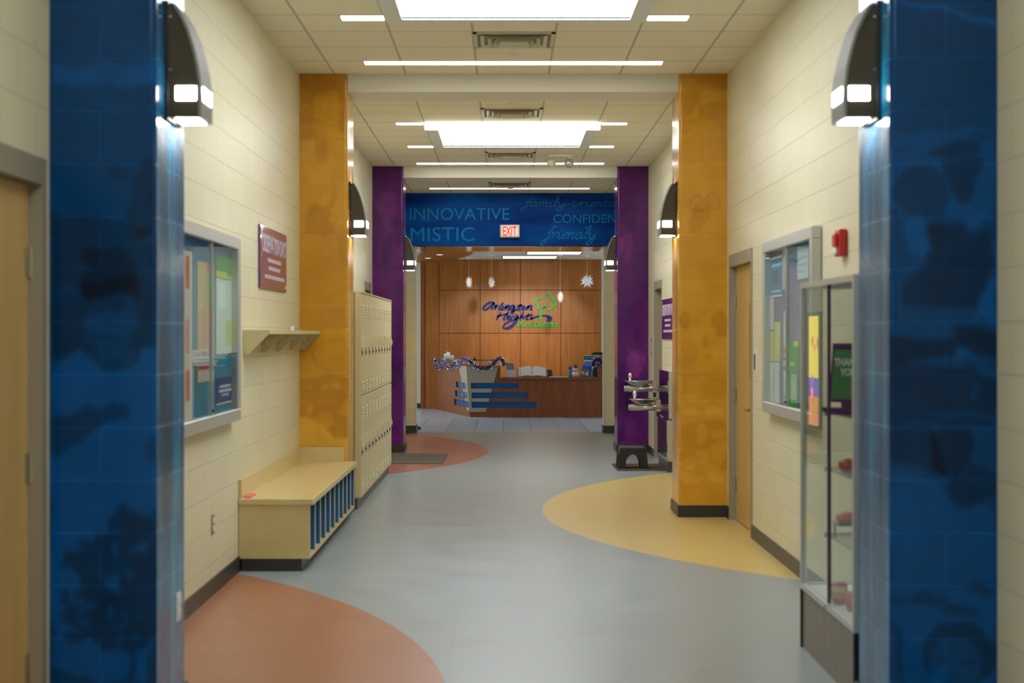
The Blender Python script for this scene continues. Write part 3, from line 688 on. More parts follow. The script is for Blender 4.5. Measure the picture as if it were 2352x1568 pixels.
# ---------------------------------------------------------------- ceiling fixtures
def linlight(x0, x1, y, lb, wd=.13, drop=.004, grp='linear ceiling lights'):
    r = thing('linear_light', ((x0+x1)/2, y, CH-drop), lb, 'ceiling light', grp)
    b = BM(); box(b, x0-.012, x1+.012, y-wd/2-.012, y+wd/2+.012, CH-drop, CH+.001); build('housing', b, m_alu, r)
    b = BM(); box(b, x0, x1, y-wd/2, y+wd/2, CH-drop-.004, CH-drop+.001); build('diffuser', b, m_lin, r)
    return r
XA, XB = -1.148, 1.284
for y, lb in ((-1.0, 'long linear light over the near end'), (5.44, 'long linear light in front of the blue columns'), (7.3, 'long linear light just past the blue columns'), (12.74, 'long linear ceiling light in front of the yellow columns'), (14.62, 'long linear light just past the yellow beam'), (20.24, 'long linear ceiling light in front of the purple columns'), (23.7, 'long linear ceiling light in front of the blue header')):
    linlight(XA, XB, y, lb)
for y, nm in ((1.6, 'near'), (3.64, 'near'), (8.93, 'first'), (10.93, 'nearer visible'), (16.42, 'near edge of far'), (18.42, 'far edge of far')):
    where = {1.6: 'at the near edge of the rear skylight', 3.64: 'at the far edge of the rear skylight', 8.93: 'at the near edge of the large skylight', 10.93: 'beside the large near skylight', 16.42: 'at the near edge of the far skylight', 18.42: 'at the far edge of the far skylight'}[y]
    linlight(XA, -.853, y, 'short ceiling light left of the opening '+where)
    linlight(1.003, XB, y, 'short ceiling light right of the opening '+where)
# luminous bar hanging at the near edge of the far skylight
r = thing('light_bar', (.08, 16.40, CH-.07), 'wide glowing light bar at the near edge of the far skylight', 'ceiling light')
b = BM(); box(b, -.845, 1.0, 16.36, 16.445, CH-.066, CH-.008); build('diffuser', b, m_lin, r)
b = BM(); box(b, -.86, -.845, 16.35, 16.45, CH-.07, CH-.008); build('end_cap', b, m_whitep, r); b = BM(); box(b, 1.0, 1.015, 16.35, 16.45, CH-.07, CH-.008); build('end_cap', b, m_whitep, r)
m_vent = M('vent enamel', (.66, .61, .48), .4, .1)
def vent(y0, y1, lb):
    x0, x1 = -.238, .372; r = thing('ceiling_vent', (.067, (y0+y1)/2, CH), lb, 'air vent', 'square ceiling air vents')
    b = BM(); w_ = .03
    for q in ((x0, x1, y0, y0+w_), (x0, x1, y1-w_, y1), (x0, x0+w_, y0, y1), (x1-w_, x1, y0, y1)): box(b, *q, CH-.012, CH)
    build('frame', b, m_vent, r)
    for k, (ins, h) in enumerate(((.055, .020), (.11, .030), (.16, .040))):
        b = BM(); X0, X1, Y0, Y1 = x0+ins, x1-ins, y0+ins, y1-ins; g = .03; zt = CH-.001; zb = CH-h
        o = [(X0, Y0), (X1, Y0), (X1, Y1), (X0, Y1)]; q = [(X0+g, Y0+g), (X1-g, Y0+g), (X1-g, Y1-g), (X0+g, Y1-g)]
        for i in range(4):
            j = (i+1) % 4; quad(b, (*q[i], zt), (*q[j], zt), (*o[j], zb), (*o[i], zb))
        build('louver_ring', b, m_vent, r)
    b = BM(); rbox(b, x0+.20, x1-.20, y0+.20, y1-.20, CH-.05, CH-.02, .004, 1); build('centre_plate', b, m_vent, r)
    b = BM(); box(b, x0+w_, x1-w_, y0+w_, y1-w_, CH-.003, CH-.001); build('throat', b, M('vent throat', (.28, .26, .20), .7), r)
vent(11.45, 12.04, 'square air vent nearest the large skylight'); vent(15.28, 15.89, 'square air vent just past the yellow columns')
vent(18.97, 19.56, 'square air vent beyond the far skylight'); vent(22.75, 23.33, 'square air vent just in front of the blue header')
for (x, y, lb) in ((1179, 124, 'round white ceiling disc behind the nearest vent'), (1176, 237, 'round white ceiling disc before the second vent'), (1178, 368, 'round white ceiling disc behind the third vent'), (1172, 431.5, 'round white ceiling disc over the farthest linear light')):
    D = (CH-EYE)*F/(VY-y); b = BM(); lathe(b, [(0, -.014), (.04, -.012), (.05, -.004), (.05, 0), (0, 0)], ((x-VX)*D/F, D, CH), 18)
    solo('sprinkler_cover', b, m_whitep, lb, 'sprinkler', 'round ceiling discs', True)
# emergency light with two globe heads
EY = 19.2; r = thing('emergency_light', ((1287-VX)*EY/F, EY, CH-.03), 'twin globe emergency light hanging from the ceiling near the purple columns', 'emergency light')
b = BM(); rbox(b, (1259-VX)*EY/F, (1316-VX)*EY/F, EY-.04, EY+.04, CH-.035, CH, .006); build('mounting_bar', b, m_whitep, r)
for k, (x, y) in enumerate(((1266.5, 373), (1307, 374.5))):
    c = P(x, y, EY); b = BM(); bmesh.ops.create_uvsphere(b, u_segments=20, v_segments=14, radius=.058, matrix=Matrix.Translation(c))
    h = build('globe_head', b, M('frosted globe', (.62, .60, .42), .25) if k == 0 else M('clear chrome globe', (.6, .62, .6), .12, .85), r, True)
    b = BM(); tube(b, c+Vector((0, 0, .05)), (c.x, c.y, CH-.03), .012); build('stem', b, m_whitep, r)
# ---------------------------------------------------------------- lockers
N = 10; LY0, LY1 = 13.90, 17.60; LW = (LY1-LY0)/N; LX = -1.285; LT = 1.932
def locker(y0, label):
    r = thing('locker', ((XL+LX)/2, y0+LW/2, .09), label, 'locker', 'cream double tier lockers')
    b = BM(); box(b, XL+.005, LX-.018, y0+.0005, y0+LW-.0005, .09, LT); build('body', b, m_locker, r)
    for (z0, z1, nm) in ((.10, 1.005, 'lower_door'), (1.015, LT-.006, 'upper_door')):
        b = BM(); rbox(b, LX-.018, LX, y0+.005, y0+LW-.005, z0, z1, .003, 1); d = build(nm, b, m_locker, r)
        for zc in (z1-.10, z0+.12):
            b = BM()
            for k in range(5 if zc > z0+.4 else 4):
                z = zc-k*.024; prism(b, [(0, z), (.007, z-.009), (0, z-.012)], lambda u, v, sd: (LX+u, y0+(LW*.28, LW*.72)[sd], v))
            build('vent_louver', b, m_locker, d)
        zh = (1.46 if z0 > 1 else .57); yc = y0+.055
        b = BM(); prism(b, [(0, zh+.085), (.012, zh+.085), (.034, zh+.02), (.030, zh-.015), (0, zh-.02)], lambda u, v, sd: (LX+u, yc+(-.022, .022)[sd], v))
        build('handle', b, M('handle enamel', (.68, .62, .40), .3), d)
        b = BM(); box(b, LX, LX+.004, yc-.024, yc+.024, zh-.10, zh-.022); build('handle_recess', b, m_steel, d)
        b = BM(); box(b, LX+.004, LX+.012, yc-.012, yc+.012, zh-.075, zh-.05); build('padlock_hasp', b, m_black, d)
    return r
ordn = ['first', 'second', 'third', 'fourth', 'fifth', 'sixth', 'seventh', 'eighth', 'ninth', 'tenth']
l0 = locker(LY0, 'cream two-door metal locker, first in the row beside the yellow column')
for i in range(1, N):
    c = copy_tree(l0); c.location.y = LY0+LW*(i+.5)
    c['label'] = 'cream two-door metal locker, %s from the yellow column' % ordn[i] if i < N-1 else 'cream two-door metal locker at the far end of the row'
b = BM(); box(b, XL+.01, LX-.03, LY0-.02, LY1, 0, .09); solo('locker_plinth', b, M('grey plinth', (.09, .09, .08), .4), 'dark grey plinth running under the row of lockers', 'plinth')
b = BM(); prism(b, [(XL+.005, LT+.012), (LX+.004, LT), (LX+.004, LT+.012), (XL+.005, LT+.024)], lambda u, v, s: (u, (LY0-.022, LY1+.002)[s], v))
box(b, -1.34, LX-.002, LY0-.022, LY0-.001, .105, LT)
solo('locker_filler', b, m_shelf, 'cream top cap and end filler panel enclosing the locker row', 'filler panel')
# ---------------------------------------------------------------- cubby bench
BY0, BY1 = 10.25, 13.28; BX = -1.285
r = thing('cubby_bench', ((XL+BX)/2, (BY0+BY1)/2, 0), 'maple laminate bench with open blue cubbies below, along the left wall', 'bench')
b = BM(); rbox(b, XL+.003, BX+.022, BY0-.012, BY1, .435, .478, .006); build('bench_top', b, m_benchlam, r)
b = BM(); box(b, XL+.003, XL+.022, BY0, BY1, .478, .60); box(b, XL+.022, -1.372, BY1-.018, BY1, .478, .60); build('backsplash', b, m_benchlam, r)
b = BM(); box(b, XL+.003, BX, BY0, BY0+.02, .083, .435); build('end_panel', b, m_benchlam, r)
b = BM(); box(b, XL+.003, BX, BY0+.02, BY1, .083, .103); build('bottom_shelf', b, m_benchlam, r)
b = BM(); box(b, XL+.02, BX-.055, BY0+.004, BY1, 0, .083); build('toe_kick', b, m_base, r)
b = BM(); box(b, XL+.003, XL+.015, BY0+.02, BY1, .103, .435); build('back_panel', b, m_blue, r)
b = BM(); box(b, BX-.10, BX-.012, BY0+.021, BY0+.0225, .103, .435); build('lining', b, m_blue, r)
for k in range(1, 11):
    y = BY0+(BY1-BY0)*k/10-.02*(k == 10)
    b = BM(); box(b, XL+.015, BX-.006, y-.009, y+.009, .103, .435); d = build('divider', b, M('blue divider laminate', (.008, .115, .30), .35), r)
    b = BM(); box(b, BX-.006, BX, y-.010, y+.010, .103, .435); build('edge_band', b, m_benchlam, d, label='pale edge strip')
b = BM(); rbox(b, XL+.03, XL+.075, BY0+.04, BY0+.26, .4785, .486, .003); solo('sticky_note', b, M('pink paper', (.85, .12, .16), .6), 'small bright pink scrap lying on the near end of the bench', 'note')
# ---------------------------------------------------------------- coat shelf
SY0, SY1 = 10.42, 13.28; SX = -1.578
r = thing('coat_shelf', (XL, (SY0+SY1)/2, 1.43), 'cream wall shelf with slanted brackets and coat hooks above the bench', 'shelf')
b = BM(); box(b, XL+.002, SX, SY0, SY1, 1.563, 1.589); build('shelf_board', b, m_shelf, r)
b = BM(); box(b, XL+.002, XL+.018, SY0, SY1, 1.43, 1.563); build('hook_rail', b, m_shelf, r)
for k in range(5):
    y = SY0+(SY1-.02-SY0)*k/4
    b = BM(); prism(b, [(XL+.018, 1.43), (XL+.045, 1.43), (SX-.004, 1.563), (XL+.018, 1.563)], lambda u, v, s: (u, y+s*.019, v)); build('bracket', b, m_shelf, r)
    if k < 4:
        for f in (.35, .7):
            yh = y+(SY1-SY0)/4*f
            b = BM(); tube(b, (XL+.018, yh, 1.53), (XL+.07, yh, 1.50), .006, n=8); tube(b, (XL+.07, yh, 1.50), (XL+.075, yh, 1.525), .006, n=8); build('coat_hook', b, m_steel, r)
b = BM(); lathe(b, [(0, 0), (.014, 0), (.018, .035), (.0, .035)], (XL+.1, 12.1, 1.589), 14); solo('paper_cup', b, m_paper, 'tiny white cup standing on the coat shelf', 'cup')
# ---------------------------------------------------------------- purple signs
m_sign = M('glossy purple sign', (.13, .022, .19), .12, spec=.7, coat=.6); m_pk = M('pale sign print', (.62, .50, .58), .5)
def sign(s, y0, y1, z0, z1, lb):
    X = XL if s < 0 else XR; n = -s
    r = thing('notice_sign', (X, (y0+y1)/2, z0), lb, 'sign', 'purple notice signs')
    b = BM(); rbox(b, X+n*.004, X+n*.016, y0, y1, z0, z1, .003, 1); build('board', b, m_sign, r)
    u = (0, 1, 0) if s < 0 else (0, -1, 0); x = X+n*.0165; L = y1-y0; h = z1-z0
    def org(a, c): return (x, (y0+a*L) if s < 0 else (y1-a*L), z0+c*h)
    b = BM(); add_text(b, 'OBSERVATION DAYS', org(.06, .58), u, (0, 0, 1), L*.90, h*.28, .002, .01); build('title', b, m_pk, r)
    b = BM(); rng = random.Random(3)
    for row, (c, a0, a1) in enumerate(((.44, .26, .76), (.31, .29, .73), (.17, .16, .90))):
        a = a0
        while a < a1:
            wd = rng.uniform(.02, .06); p = org(a, c); q = org(min(a+wd, a1), c+.06)
            box(b, p[0], p[0]+n*.0015, p[1], q[1], p[2], q[2]); a += wd+.012
    build('small_print', b, m_pk, r)
    b = BM(); p = org(.93, .05); q = org(.98, .10); box(b, p[0], p[0]+n*.0015, p[1], q[1], p[2], q[2]); build('corner_mark', b, m_pk, r)
    for a in (.01,):
        for c in (.86, .48):
            p = org(a, c); q = org(a+.03, c+.09); b = BM(); box(b, p[0], p[0]+n*.006, p[1], q[1], p[2], q[2]); build('clip', b, m_steel, r)
sign(-1, 11.07, 12.40, 1.893, 2.348, 'purple notice sign on the left wall above the coat shelf')
sign(1, 17.35, 18.69, 1.505, 1.975, 'purple notice sign on the right wall above the drinking fountain')
# ---------------------------------------------------------------- wall display cases
def wall_case(s, y0, y1, z0, z1, back, lb):
    X = XL if s < 0 else XR; n = -s; dep = .062; f = .075
    r = thing('wall_display_case', (X, (y0+y1)/2, z0), lb, 'display case')
    b = BM(); xa, xb = X+n*.002, X+n*dep
    for q in ((y0, y1, z0, z0+f), (y0, y1, z1-f, z1), (y0, y0+f, z0+f, z1-f), (y1-f, y1, z0+f, z1-f)): rbox(b, xa, xb, q[0], q[1], q[2], q[3], .004, 1)
    build('frame', b, m_alu, r)
    b = BM(); box(b, xa, X+n*.010, y0+f, y1-f, z0+f, z1-f); build('backing_board', b, back, r)
    b = BM(); rng = random.Random(2)
    ys = np.linspace(y0+f, y1-f, 30); pts = [(y, z1-f-.14+.012*math.sin(i*1.7)) for i, y in enumerate(ys)]
    prism(b, [(ys[0], z1-f)]+pts+[(ys[-1], z1-f)], lambda u, v, k: (X+n*(.0102, .0125)[k], u, v)); build('paper_border', b, M('blue border paper', (.004, .13, .30), .5), r, label='dark blue paper strip along the top')
    ym = (y0+y1)/2
    for k, (a, c, o_) in enumerate(((y0+f, ym+.02, .040), (ym-.02, y1-f, .050))):
        b = BM(); box(b, X+n*o_, X+n*(o_+.005), a, c, z0+f, z1-f); build('glass_door', b, m_glass, r)
    b = BM(); box(b, X+n*.036, X+n*.056, ym-.006, ym+.006, z0+f, z1-f); build('meeting_rail', b, m_alu, r)
    b = BM(); tube(b, (X+n*.05, ym, z0+f+.03), (X+n*.064, ym, z0+f+.03), .009, n=10); build('lock', b, m_black, r)
    return r
wall_case(-1, 8.12, 9.99, 1.012, 2.175, M('turquoise felt', (.01, .22, .36), .8), 'aluminium framed wall display case with turquoise backing on the left wall')
wall_case(1, 9.32, 11.12, 1.010, 2.212, M('lilac felt', (.21, .17, .30), .8), 'aluminium framed wall display case with lilac backing on the right wall')
_pk = [0]
def flyer(s, x0, x1, y0, y1, col, lb, extra=(), cat='flyer', lift=.0):
    """a sheet pinned in a case; extents read off as image columns/rows on the backing plane; extra: (u0,u1,v0,v1,col) fractions"""
    X = (XL+.0135) if s < 0 else (XR-.0135); X += -s*lift
    ya, yb = sorted((Dx(X, x0), Dx(X, x1))); ym = (ya+yb)/2
    z1, z0 = Zy(y0, ym), Zy(y1, ym)
    _pk[0] += 1; b = BM(); n = -s
    box(b, X, X+n*.0012, ya, yb, z0, z1); c = Vector((X, ym, z0)); bmesh.ops.translate(b, vec=-c, verts=b.verts[:])
    mats = [M('flyer paper %d' % _pk[0], col, .6)]
    for (u0, u1, v0, v1, cc) in extra:
        nf = len(b.faces); L = yb-ya; H = z1-z0
        a, d = (ya+u0*L, ya+u1*L) if s < 0 else (yb-u0*L, yb-u1*L)
        box(b, X+n*.0012-c.x, X+n*.0016-c.x, a-c.y, d-c.y, z0+v0*H-c.z, z0+v1*H-c.z)
        b.faces.ensure_lookup_table(); mats.append(M('flyer ink %d %d' % (_pk[0], len(mats)), cc, .6))
        for f in b.faces[nf:]: f.material_index = len(mats)-1
    o = build('pinned_flyer', b, mats); o.location = c
    setprops(o, lb, cat, 'sheets pinned in the display cases')
flyer(-1, 419, 441, 576, 968, (.70, .60, .58), 'tall white sheet with red stripes in the left case', [(.3, .7, .78, .97, (.6, .1, .06)), (.3, .7, .4, .6, (.6, .3, .3)), (.3, .75, .12, .3, (.55, .12, .10))])
flyer(-1, 453, 491, 603, 876, (.62, .42, .22), 'tall orange poster with green corner in the left case', [(.55, .98, .62, .93, (.25, .42, .12)), (.55, .98, .93, 1, (.6, .08, .1)), (.05, .98, .2, .6, (.62, .33, .22)), (.05, .98, .1, .14, (.35, .06, .04)), (.05, .98, .0, .1, (.6, .55, .5))])
flyer(-1, 441, 488, 803, 838, (.62, .62, .66), 'wide sheet with a row of coloured bars in the left case', [(.1+.1*k, .16+.1*k, .55, .9, c) for k, c in enumerate(((.05, .2, .6), (.6, .1, .1), (.05, .3, .55), (.6, .3, .1), (.1, .1, .1), (.5, .05, .2), (.05, .2, .5), (.5, .1, .1)))]+[(0, 1, .05, .2, (.02, .1, .4)), (0, 1, .25, .4, (.55, .5, .2))], lift=.002)
flyer(-1, 496, 537, 590, 640, (.05, .28, .06), 'green and yellow flyer at the top of the left case', [(0, .6, 0, .3, (.55, .55, .05)), (.6, 1, 0, .15, (.5, .5, .05))])
flyer(-1, 496, 537, 642, 812, (.60, .66, .60), 'pale sheet with a yellow diamond in the left case', [(.55, 1, .1, .45, (.5, .55, .12)), (.1, .5, .6, .95, (.72, .78, .82))])
flyer(-1, 496, 537, 866, 926, (.01, .06, .26), 'navy blue flyer with white lines low in the left case', [(.2, .8, .62, .72, (.6, .65, .7)), (.15, .85, .45, .55, (.6, .65, .7)), (.3, .7, .3, .38, (.5, .55, .6)), (0, 1, 0, .06, (.7, .7, .7))])
flyer(1, 1769.5, 1796.5, 589, 682, (.02, .22, .50), 'blue poster with white border in the right case', [(0, 1, 0, .05, (.7, .75, .8)), (0, 1, .95, 1, (.7, .75, .8)), (.25, .75, .3, .65, (.12, .09, .2)), (.1, .9, .75, .82, (.5, .6, .7)), (.1, .9, .12, .17, (.5, .6, .7))])
flyer(1, 1797, 1811.5, 566, 664, (.62, .42, .45), 'pink strip beside the blue poster in the right case')
flyer(1, 1802, 1811.5, 666, 712, (.01, .05, .30), 'dark blue slip under the pink strip in the right case')
flyer(1, 1800, 1811.5, 714, 934, (.62, .62, .60), 'long white sheet with printed bars in the right case', [(0, 1, .55, .62, (.55, .12, .05)), (0, 1, .48, .52, (.03, .08, .35)), (0, 1, .86, .98, (.55, .5, .25)), (0, 1, .38, .42, (.03, .05, .3)), (.1, .9, .08, .12, (.03, .2, .5))])
flyer(1, 1768, 1778, 685, 757, (.62, .60, .66), 'narrow white slip under the blue poster in the right case')
flyer(1, 1765.5, 1778.5, 760, 830, (.62, .58, .20), 'pale yellow sheet, left of two, in the right case')
flyer(1, 1779.5, 1793, 739, 830, (.64, .60, .22), 'pale yellow sheet, right and taller of two, in the right case')
flyer(1, 1761, 1777, 832, 925, (.68, .68, .68), 'white sheet at the bottom left of the right case')
flyer(1, 1778, 1791, 832, 928, (.64, .64, .64), 'white sheet under the yellow sheets in the right case')
flyer(1, 1812.5, 1834, 783, 936, (.03, .30, .05), 'green flyer with pale diagonal shape in the right case', [(.2, .8, .12, .45, (.45, .6, .4)), (.5, 1, .92, 1, (.6, .65, .05)), (.1, .6, .62, .68, (.55, .65, .05)), (.3, .8, .46, .5, (.6, .6, .5))])
flyer(1, 1834.5, 1840, 868, 946, (.01, .06, .28), 'dark blue flyer edge beside the green flyer')
flyer(1, 1832, 1857, 563, 640, (.50, .62, .66), 'pale blue grey sheets at the top right of the right case', [(.1, .9, .6, .66, (.3, .4, .45)), (.1, .9, .4, .46, (.3, .4, .45)), (.1, .7, .2, .26, (.3, .4, .45))])
# ---------------------------------------------------------------- glass floor cabinet
GX, GY0, GY1, GB, GT = 1.475, 6.585, 7.78, .325, 1.815
r = thing('glass_display_cabinet', ((GX+XR)/2, (GY0+GY1)/2, 0), 'tall aluminium and glass display cabinet on a grey wood base by the blue column', 'display cabinet')
b = BM(); box(b, GX+.01, XR-.004, GY0+.01, GY1-.01, 0, GB-.03); build('base', b, wood('grey wood laminate', (.16, .125, .09), (.25, .20, .15), .4, sc=1.4), r)
for (x, y) in ((GX, GY0), (GX, GY1-.018)): b = BM(); box(b, x, x+.016, y, y+.018, 0, GB-.03); build('edge_trim', b, m_black, r, label='black edge trim')
b = BM(); box(b, GX+.017, XR-.004, GY0+.002, GY0+.009, 0, GB-.03); build('end_panel', b, m_black, r, label='black end panel')
b = BM(); f = .028
for y in (GY0, GY1-f): box(b, GX, GX+f, y, y+f, GB-.03, GT); box(b, XR-.004-f, XR-.004, y, y+f, GB-.03, GT)
for z in (GB-.03, GT-f):
    box(b, GX, GX+f, GY0+f, GY1-f, z, z+f); box(b, XR-.004-f, XR-.004, GY0+f, GY1-f, z, z+f)
    for y in (GY0, GY1-f): box(b, GX+f, XR-.004-f, y, y+f, z, z+f)
build('frame', b, m_alu, r)
b = BM(); box(b, GX+f, XR-.004-f, GY0+f, GY1-f, GB-.03, GB-.012); build('deck', b, m_paper, r, label='white cabinet floor')
gm = (GY0+GY1)/2-.03
for (a, c, x) in ((GY0+f, gm+.02, GX+.016), (gm-.02, GY1-f, GX+.008)):
    b = BM(); box(b, x, x+.005, a, c, GB, GT-f); build('glass_door', b, m_glass, r)
b = BM(); box(b, GX+.006, GX+.022, gm-.004, gm+.004, GB, GT-f); build('meeting_rail', b, M('plum anodised rail', (.12, .06, .12), .3, .6), r)
m_glass2 = glassmat('end glass', 1.2, (.92, .94, .93))
b = BM(); box(b, GX+f, XR-.004-f, GY1-f+.010, GY1-f+.015, GB, GT-f); build('end_glass', b, m_glass2, r)
b = BM(); box(b, GX+f, XR-.004-f, GY0+f, GY1-f, GT-.012, GT-.006); build('top_glass', b, m_glass2, r)
b = BM(); lathe(b, [(0, 0), (.007, 0), (.007, .01), (0, .01)], (GX-.004, gm, GB-.02), 10); build('lock', b, m_steel, r)
m_shelfglass = glassmat('shelf glass', 1.5, (.75, .82, .80))
SHZ = (.615, .925, 1.19)
for z in SHZ:
    b = BM(); box(b, GX+.035, XR-.04, GY0+f+.002, 7.33, z, z+.008); build('glass_shelf', b, m_shelfglass, r)
    b = BM(); box(b, GX+.03, XR-.04, 7.33, 7.338, z-.012, z+.01); build('shelf_rail', b, m_alu, r)
# green thank-you sign
A = Vector((1.522, 7.30, 0)); B = Vector((1.672, 7.10, 0)); u = (B-A).normalized(); n = u.cross(Vector((0, 0, 1)))
r = thing('thank_you_sign', ((A+B)/2+Vector((0, 0, SHZ[2]+.008))), 'green THANK YOU sign in a dark purple frame inside the glass cabinet', 'sign')
def pl3(org, uu, nn_): return lambda a, v, k: org+uu*a+Vector((0, 0, v))+nn_*k
Ls = (B-A).length; zb = SHZ[2]+.008
b = BM(); prism(b, [(0, zb+.045), (.02, zb+.32), (Ls, zb+.32), (Ls-.0, zb+.045)], lambda a, v, k: A+u*a+Vector((0, 0, v))-n*(.012*k)); build('frame', b, M('aubergine plastic', (.035, .012, .04), .3), r)
b = BM(); prism(b, [(.014, zb+.06), (.032, zb+.29), (Ls-.015, zb+.29), (Ls-.015, zb+.06)], lambda a, v, k: A+u*a+Vector((0, 0, v))+n*(.003*k)); build('green_panel', b, M('sign green', (.02, .24, .03), .4), r)
b = BM(); add_text(b, 'THANK', A+u*.035+n*.0035+Vector((0, 0, zb+.215)), u, (0, 0, 1), Ls*.60, .036, .002, .02); add_text(b, 'YOU', A+u*.07+n*.0035+Vector((0, 0, zb+.168)), u, (0, 0, 1), Ls*.36, .036, .002, .02); build('lettering', b, m_paper, r)
b = BM(); prism(b, [(-.02, zb), (-.02, zb+.02), (Ls, zb+.02), (Ls, zb)], lambda a, v, k: A+u*a+Vector((0, 0, v))+n*(.03-.07*k)); prism(b, [(.07, zb+.015), (.07, zb+.05), (Ls-.05, zb+.05), (Ls-.05, zb+.015)], lambda a, v, k: A+u*a+Vector((0, 0, v))-n*(.001+.02*k)); build('stand', b, M('aubergine plastic', (.035, .012, .04), .3), r)
# things on the glass shelves
def lump(name, c, prof, mats, lb, cat, bands=None, n=18):
    r_ = BM(); lathe(r_, prof, c, n)
    if bands:
        for f in r_.faces:
            z = f.calc_center_median().z-c[2]
            f.material_index = sum(z > t_ for t_ in bands)
    return solo(name, r_, mats, lb, cat, None, True)
lump('clay_bowl', (1.575, 7.15, SHZ[1]+.008), [(0, 0), (.03, 0), (.045, .02), (.04, .045), (.015, .055), (0, .05)], M('red glaze', (.35, .03, .02), .3), 'small dark red clay piece on the middle glass shelf', 'ornament')
b = BM(); tube(b, (1.53, 7.22, SHZ[0]+.008), (1.53, 7.22, SHZ[0]+.07), .005, n=8); box(b, 1.52, 1.64, 7.10, 7.26, SHZ[0]+.068, SHZ[0]+.076); tube(b, (1.625, 7.12, SHZ[0]+.008), (1.625, 7.12, SHZ[0]+.07), .005, n=8)
solo('acrylic_riser', b, M('grey riser', (.12, .12, .11), .3), 'small grey display riser on the lower glass shelf', 'riser')
lump('clay_flower', (1.57, 7.16, SHZ[0]+.077), [(0, 0), (.03, 0), (.05, .015), (.045, .04), (.02, .05), (0, .045)], M('coral glaze', (.62, .12, .08), .4), 'coral red clay piece on the small riser in the cabinet', 'ornament')
zz = GB-.012
lump('striped_jar', (1.545, 7.20, zz), [(0, 0), (.028, 0), (.036, .03), (.042, .06), (.040, .085), (.03, .10), (0, .10)], [M('jar red', (.42, .04, .04), .4), M('jar orange', (.65, .25, .05), .4), M('jar yellow', (.7, .55, .15), .4), M('jar red2', (.5, .05, .05), .4)], 'round striped red and yellow jar on the cabinet floor', 'jar', (.03, .055, .08))
lump('red_jar', (1.575, 7.02, zz), [(0, 0), (.03, 0), (.042, .04), (.038, .075), (.02, .09), (.0, .085)], M('jar coral', (.58, .08, .06), .4), 'small red jar beside the striped jar', 'jar')
# ---------------------------------------------------------------- small wall things
b = BM(); z = 2.07; rbox(b, XR-.002, XR-.045, 8.62, 8.76, z-.075, z+.075, .008); r = thing('fire_alarm_strobe', (XR, 8.69, z-.08), 'red fire alarm horn with strobe high on the right wall', 'fire alarm')
build('housing', b, m_red, r)
b = BM(); rbox(b, XR-.044, XR-.066, 8.65, 8.73, z-.02, z+.05, .006); build('horn_cap', b, m_red, r); b = BM(); rbox(b, XR-.044, XR-.06, 8.66, 8.72, z-.062, z-.03, .005); build('strobe_lens', b, m_whitep, r)
def plate(name, s, y, z, w_, h, mat, lb, cat, extra=None, X=None):
    X = X if X is not None else (XL if s < 0 else XR); n = -s
    r = thing(name, (X, y, z-h/2), lb, cat); b = BM(); rbox(b, X, X+n*.007, y-w_/2, y+w_/2, z-h/2, z+h/2, .002, 1); build('cover_plate', b, mat, r)
    if extra:
        for (dz, hh, ww_, m_, nm) in extra:
            b = BM(); rbox(b, X+n*.006, X+n*.012, y-ww_/2, y+ww_/2, z+dz-hh/2, z+dz+hh/2, .002, 1); build(nm, b, m_, r)
    return r
plate('wall_outlet', -1, 9.34, .42, .075, .12, m_steel, 'steel plate power outlet low on the left wall near the bench', 'outlet', [(.024, .03, .035, m_whitep, 'socket'), (-.024, .03, .035, m_whitep, 'socket')])
plate('wall_outlet', -1, 6.40, .44, .07, .115, m_whitep, 'white power outlet low on the side of the left blue column', 'outlet', [(.024, .03, .035, m_whitep, 'socket'), (-.024, .03, .035, m_whitep, 'socket')], X=-1.347)
plate('call_panel', 1, 11.78, 1.362, .10, .172, m_whitep, 'white wall panel with dark centre beside the wooden door', 'switch panel', [(.0, .10, .05, M('dark maroon insert', (.10, .02, .02), .4), 'insert'), (-.06, .02, .03, m_black, 'button')])
plate('card_reader', 1, 20.08, 1.40, .07, .25, m_alu, 'slim grey switch plate between the purple column and the door', 'switch plate', [(.09, .05, .03, m_black, 'slot'), (-.07, .03, .03, m_black, 'button')])
b = BM(); D = 19.9
# backlit poster on the left wall beyond the purple column (seen mirrored in the cabinet glass)
r = thing('backlit_poster', (XL, 23.6, .15), 'tall framed bright yellow and purple poster mirrored in the cabinet glass', 'poster')
b = BM()
for q in ((23.1, 24.1, .13, .18), (23.1, 24.1, 1.84, 1.90), (23.1, 23.16, .18, 1.84), (24.04, 24.1, .18, 1.84)): box(b, XL+.002, XL+.06, *q)
build('frame', b, M('dark olive frame', (.09, .085, .06), .4), r)
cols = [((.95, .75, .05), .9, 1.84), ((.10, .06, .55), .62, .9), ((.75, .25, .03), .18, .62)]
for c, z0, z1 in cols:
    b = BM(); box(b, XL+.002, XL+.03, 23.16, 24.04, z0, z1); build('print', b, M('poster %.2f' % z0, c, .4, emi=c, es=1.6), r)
b = BM(); rng = random.Random(6)
for k in range(9):
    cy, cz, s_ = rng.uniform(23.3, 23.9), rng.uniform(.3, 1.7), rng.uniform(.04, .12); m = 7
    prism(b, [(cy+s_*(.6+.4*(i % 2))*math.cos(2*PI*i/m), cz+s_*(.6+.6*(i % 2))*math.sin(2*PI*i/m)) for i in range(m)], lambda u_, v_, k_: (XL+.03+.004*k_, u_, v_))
build('motif', b, M('poster motif', (.9, .3, .05), .4, emi=(.8, .3, .2), es=1.0), r)
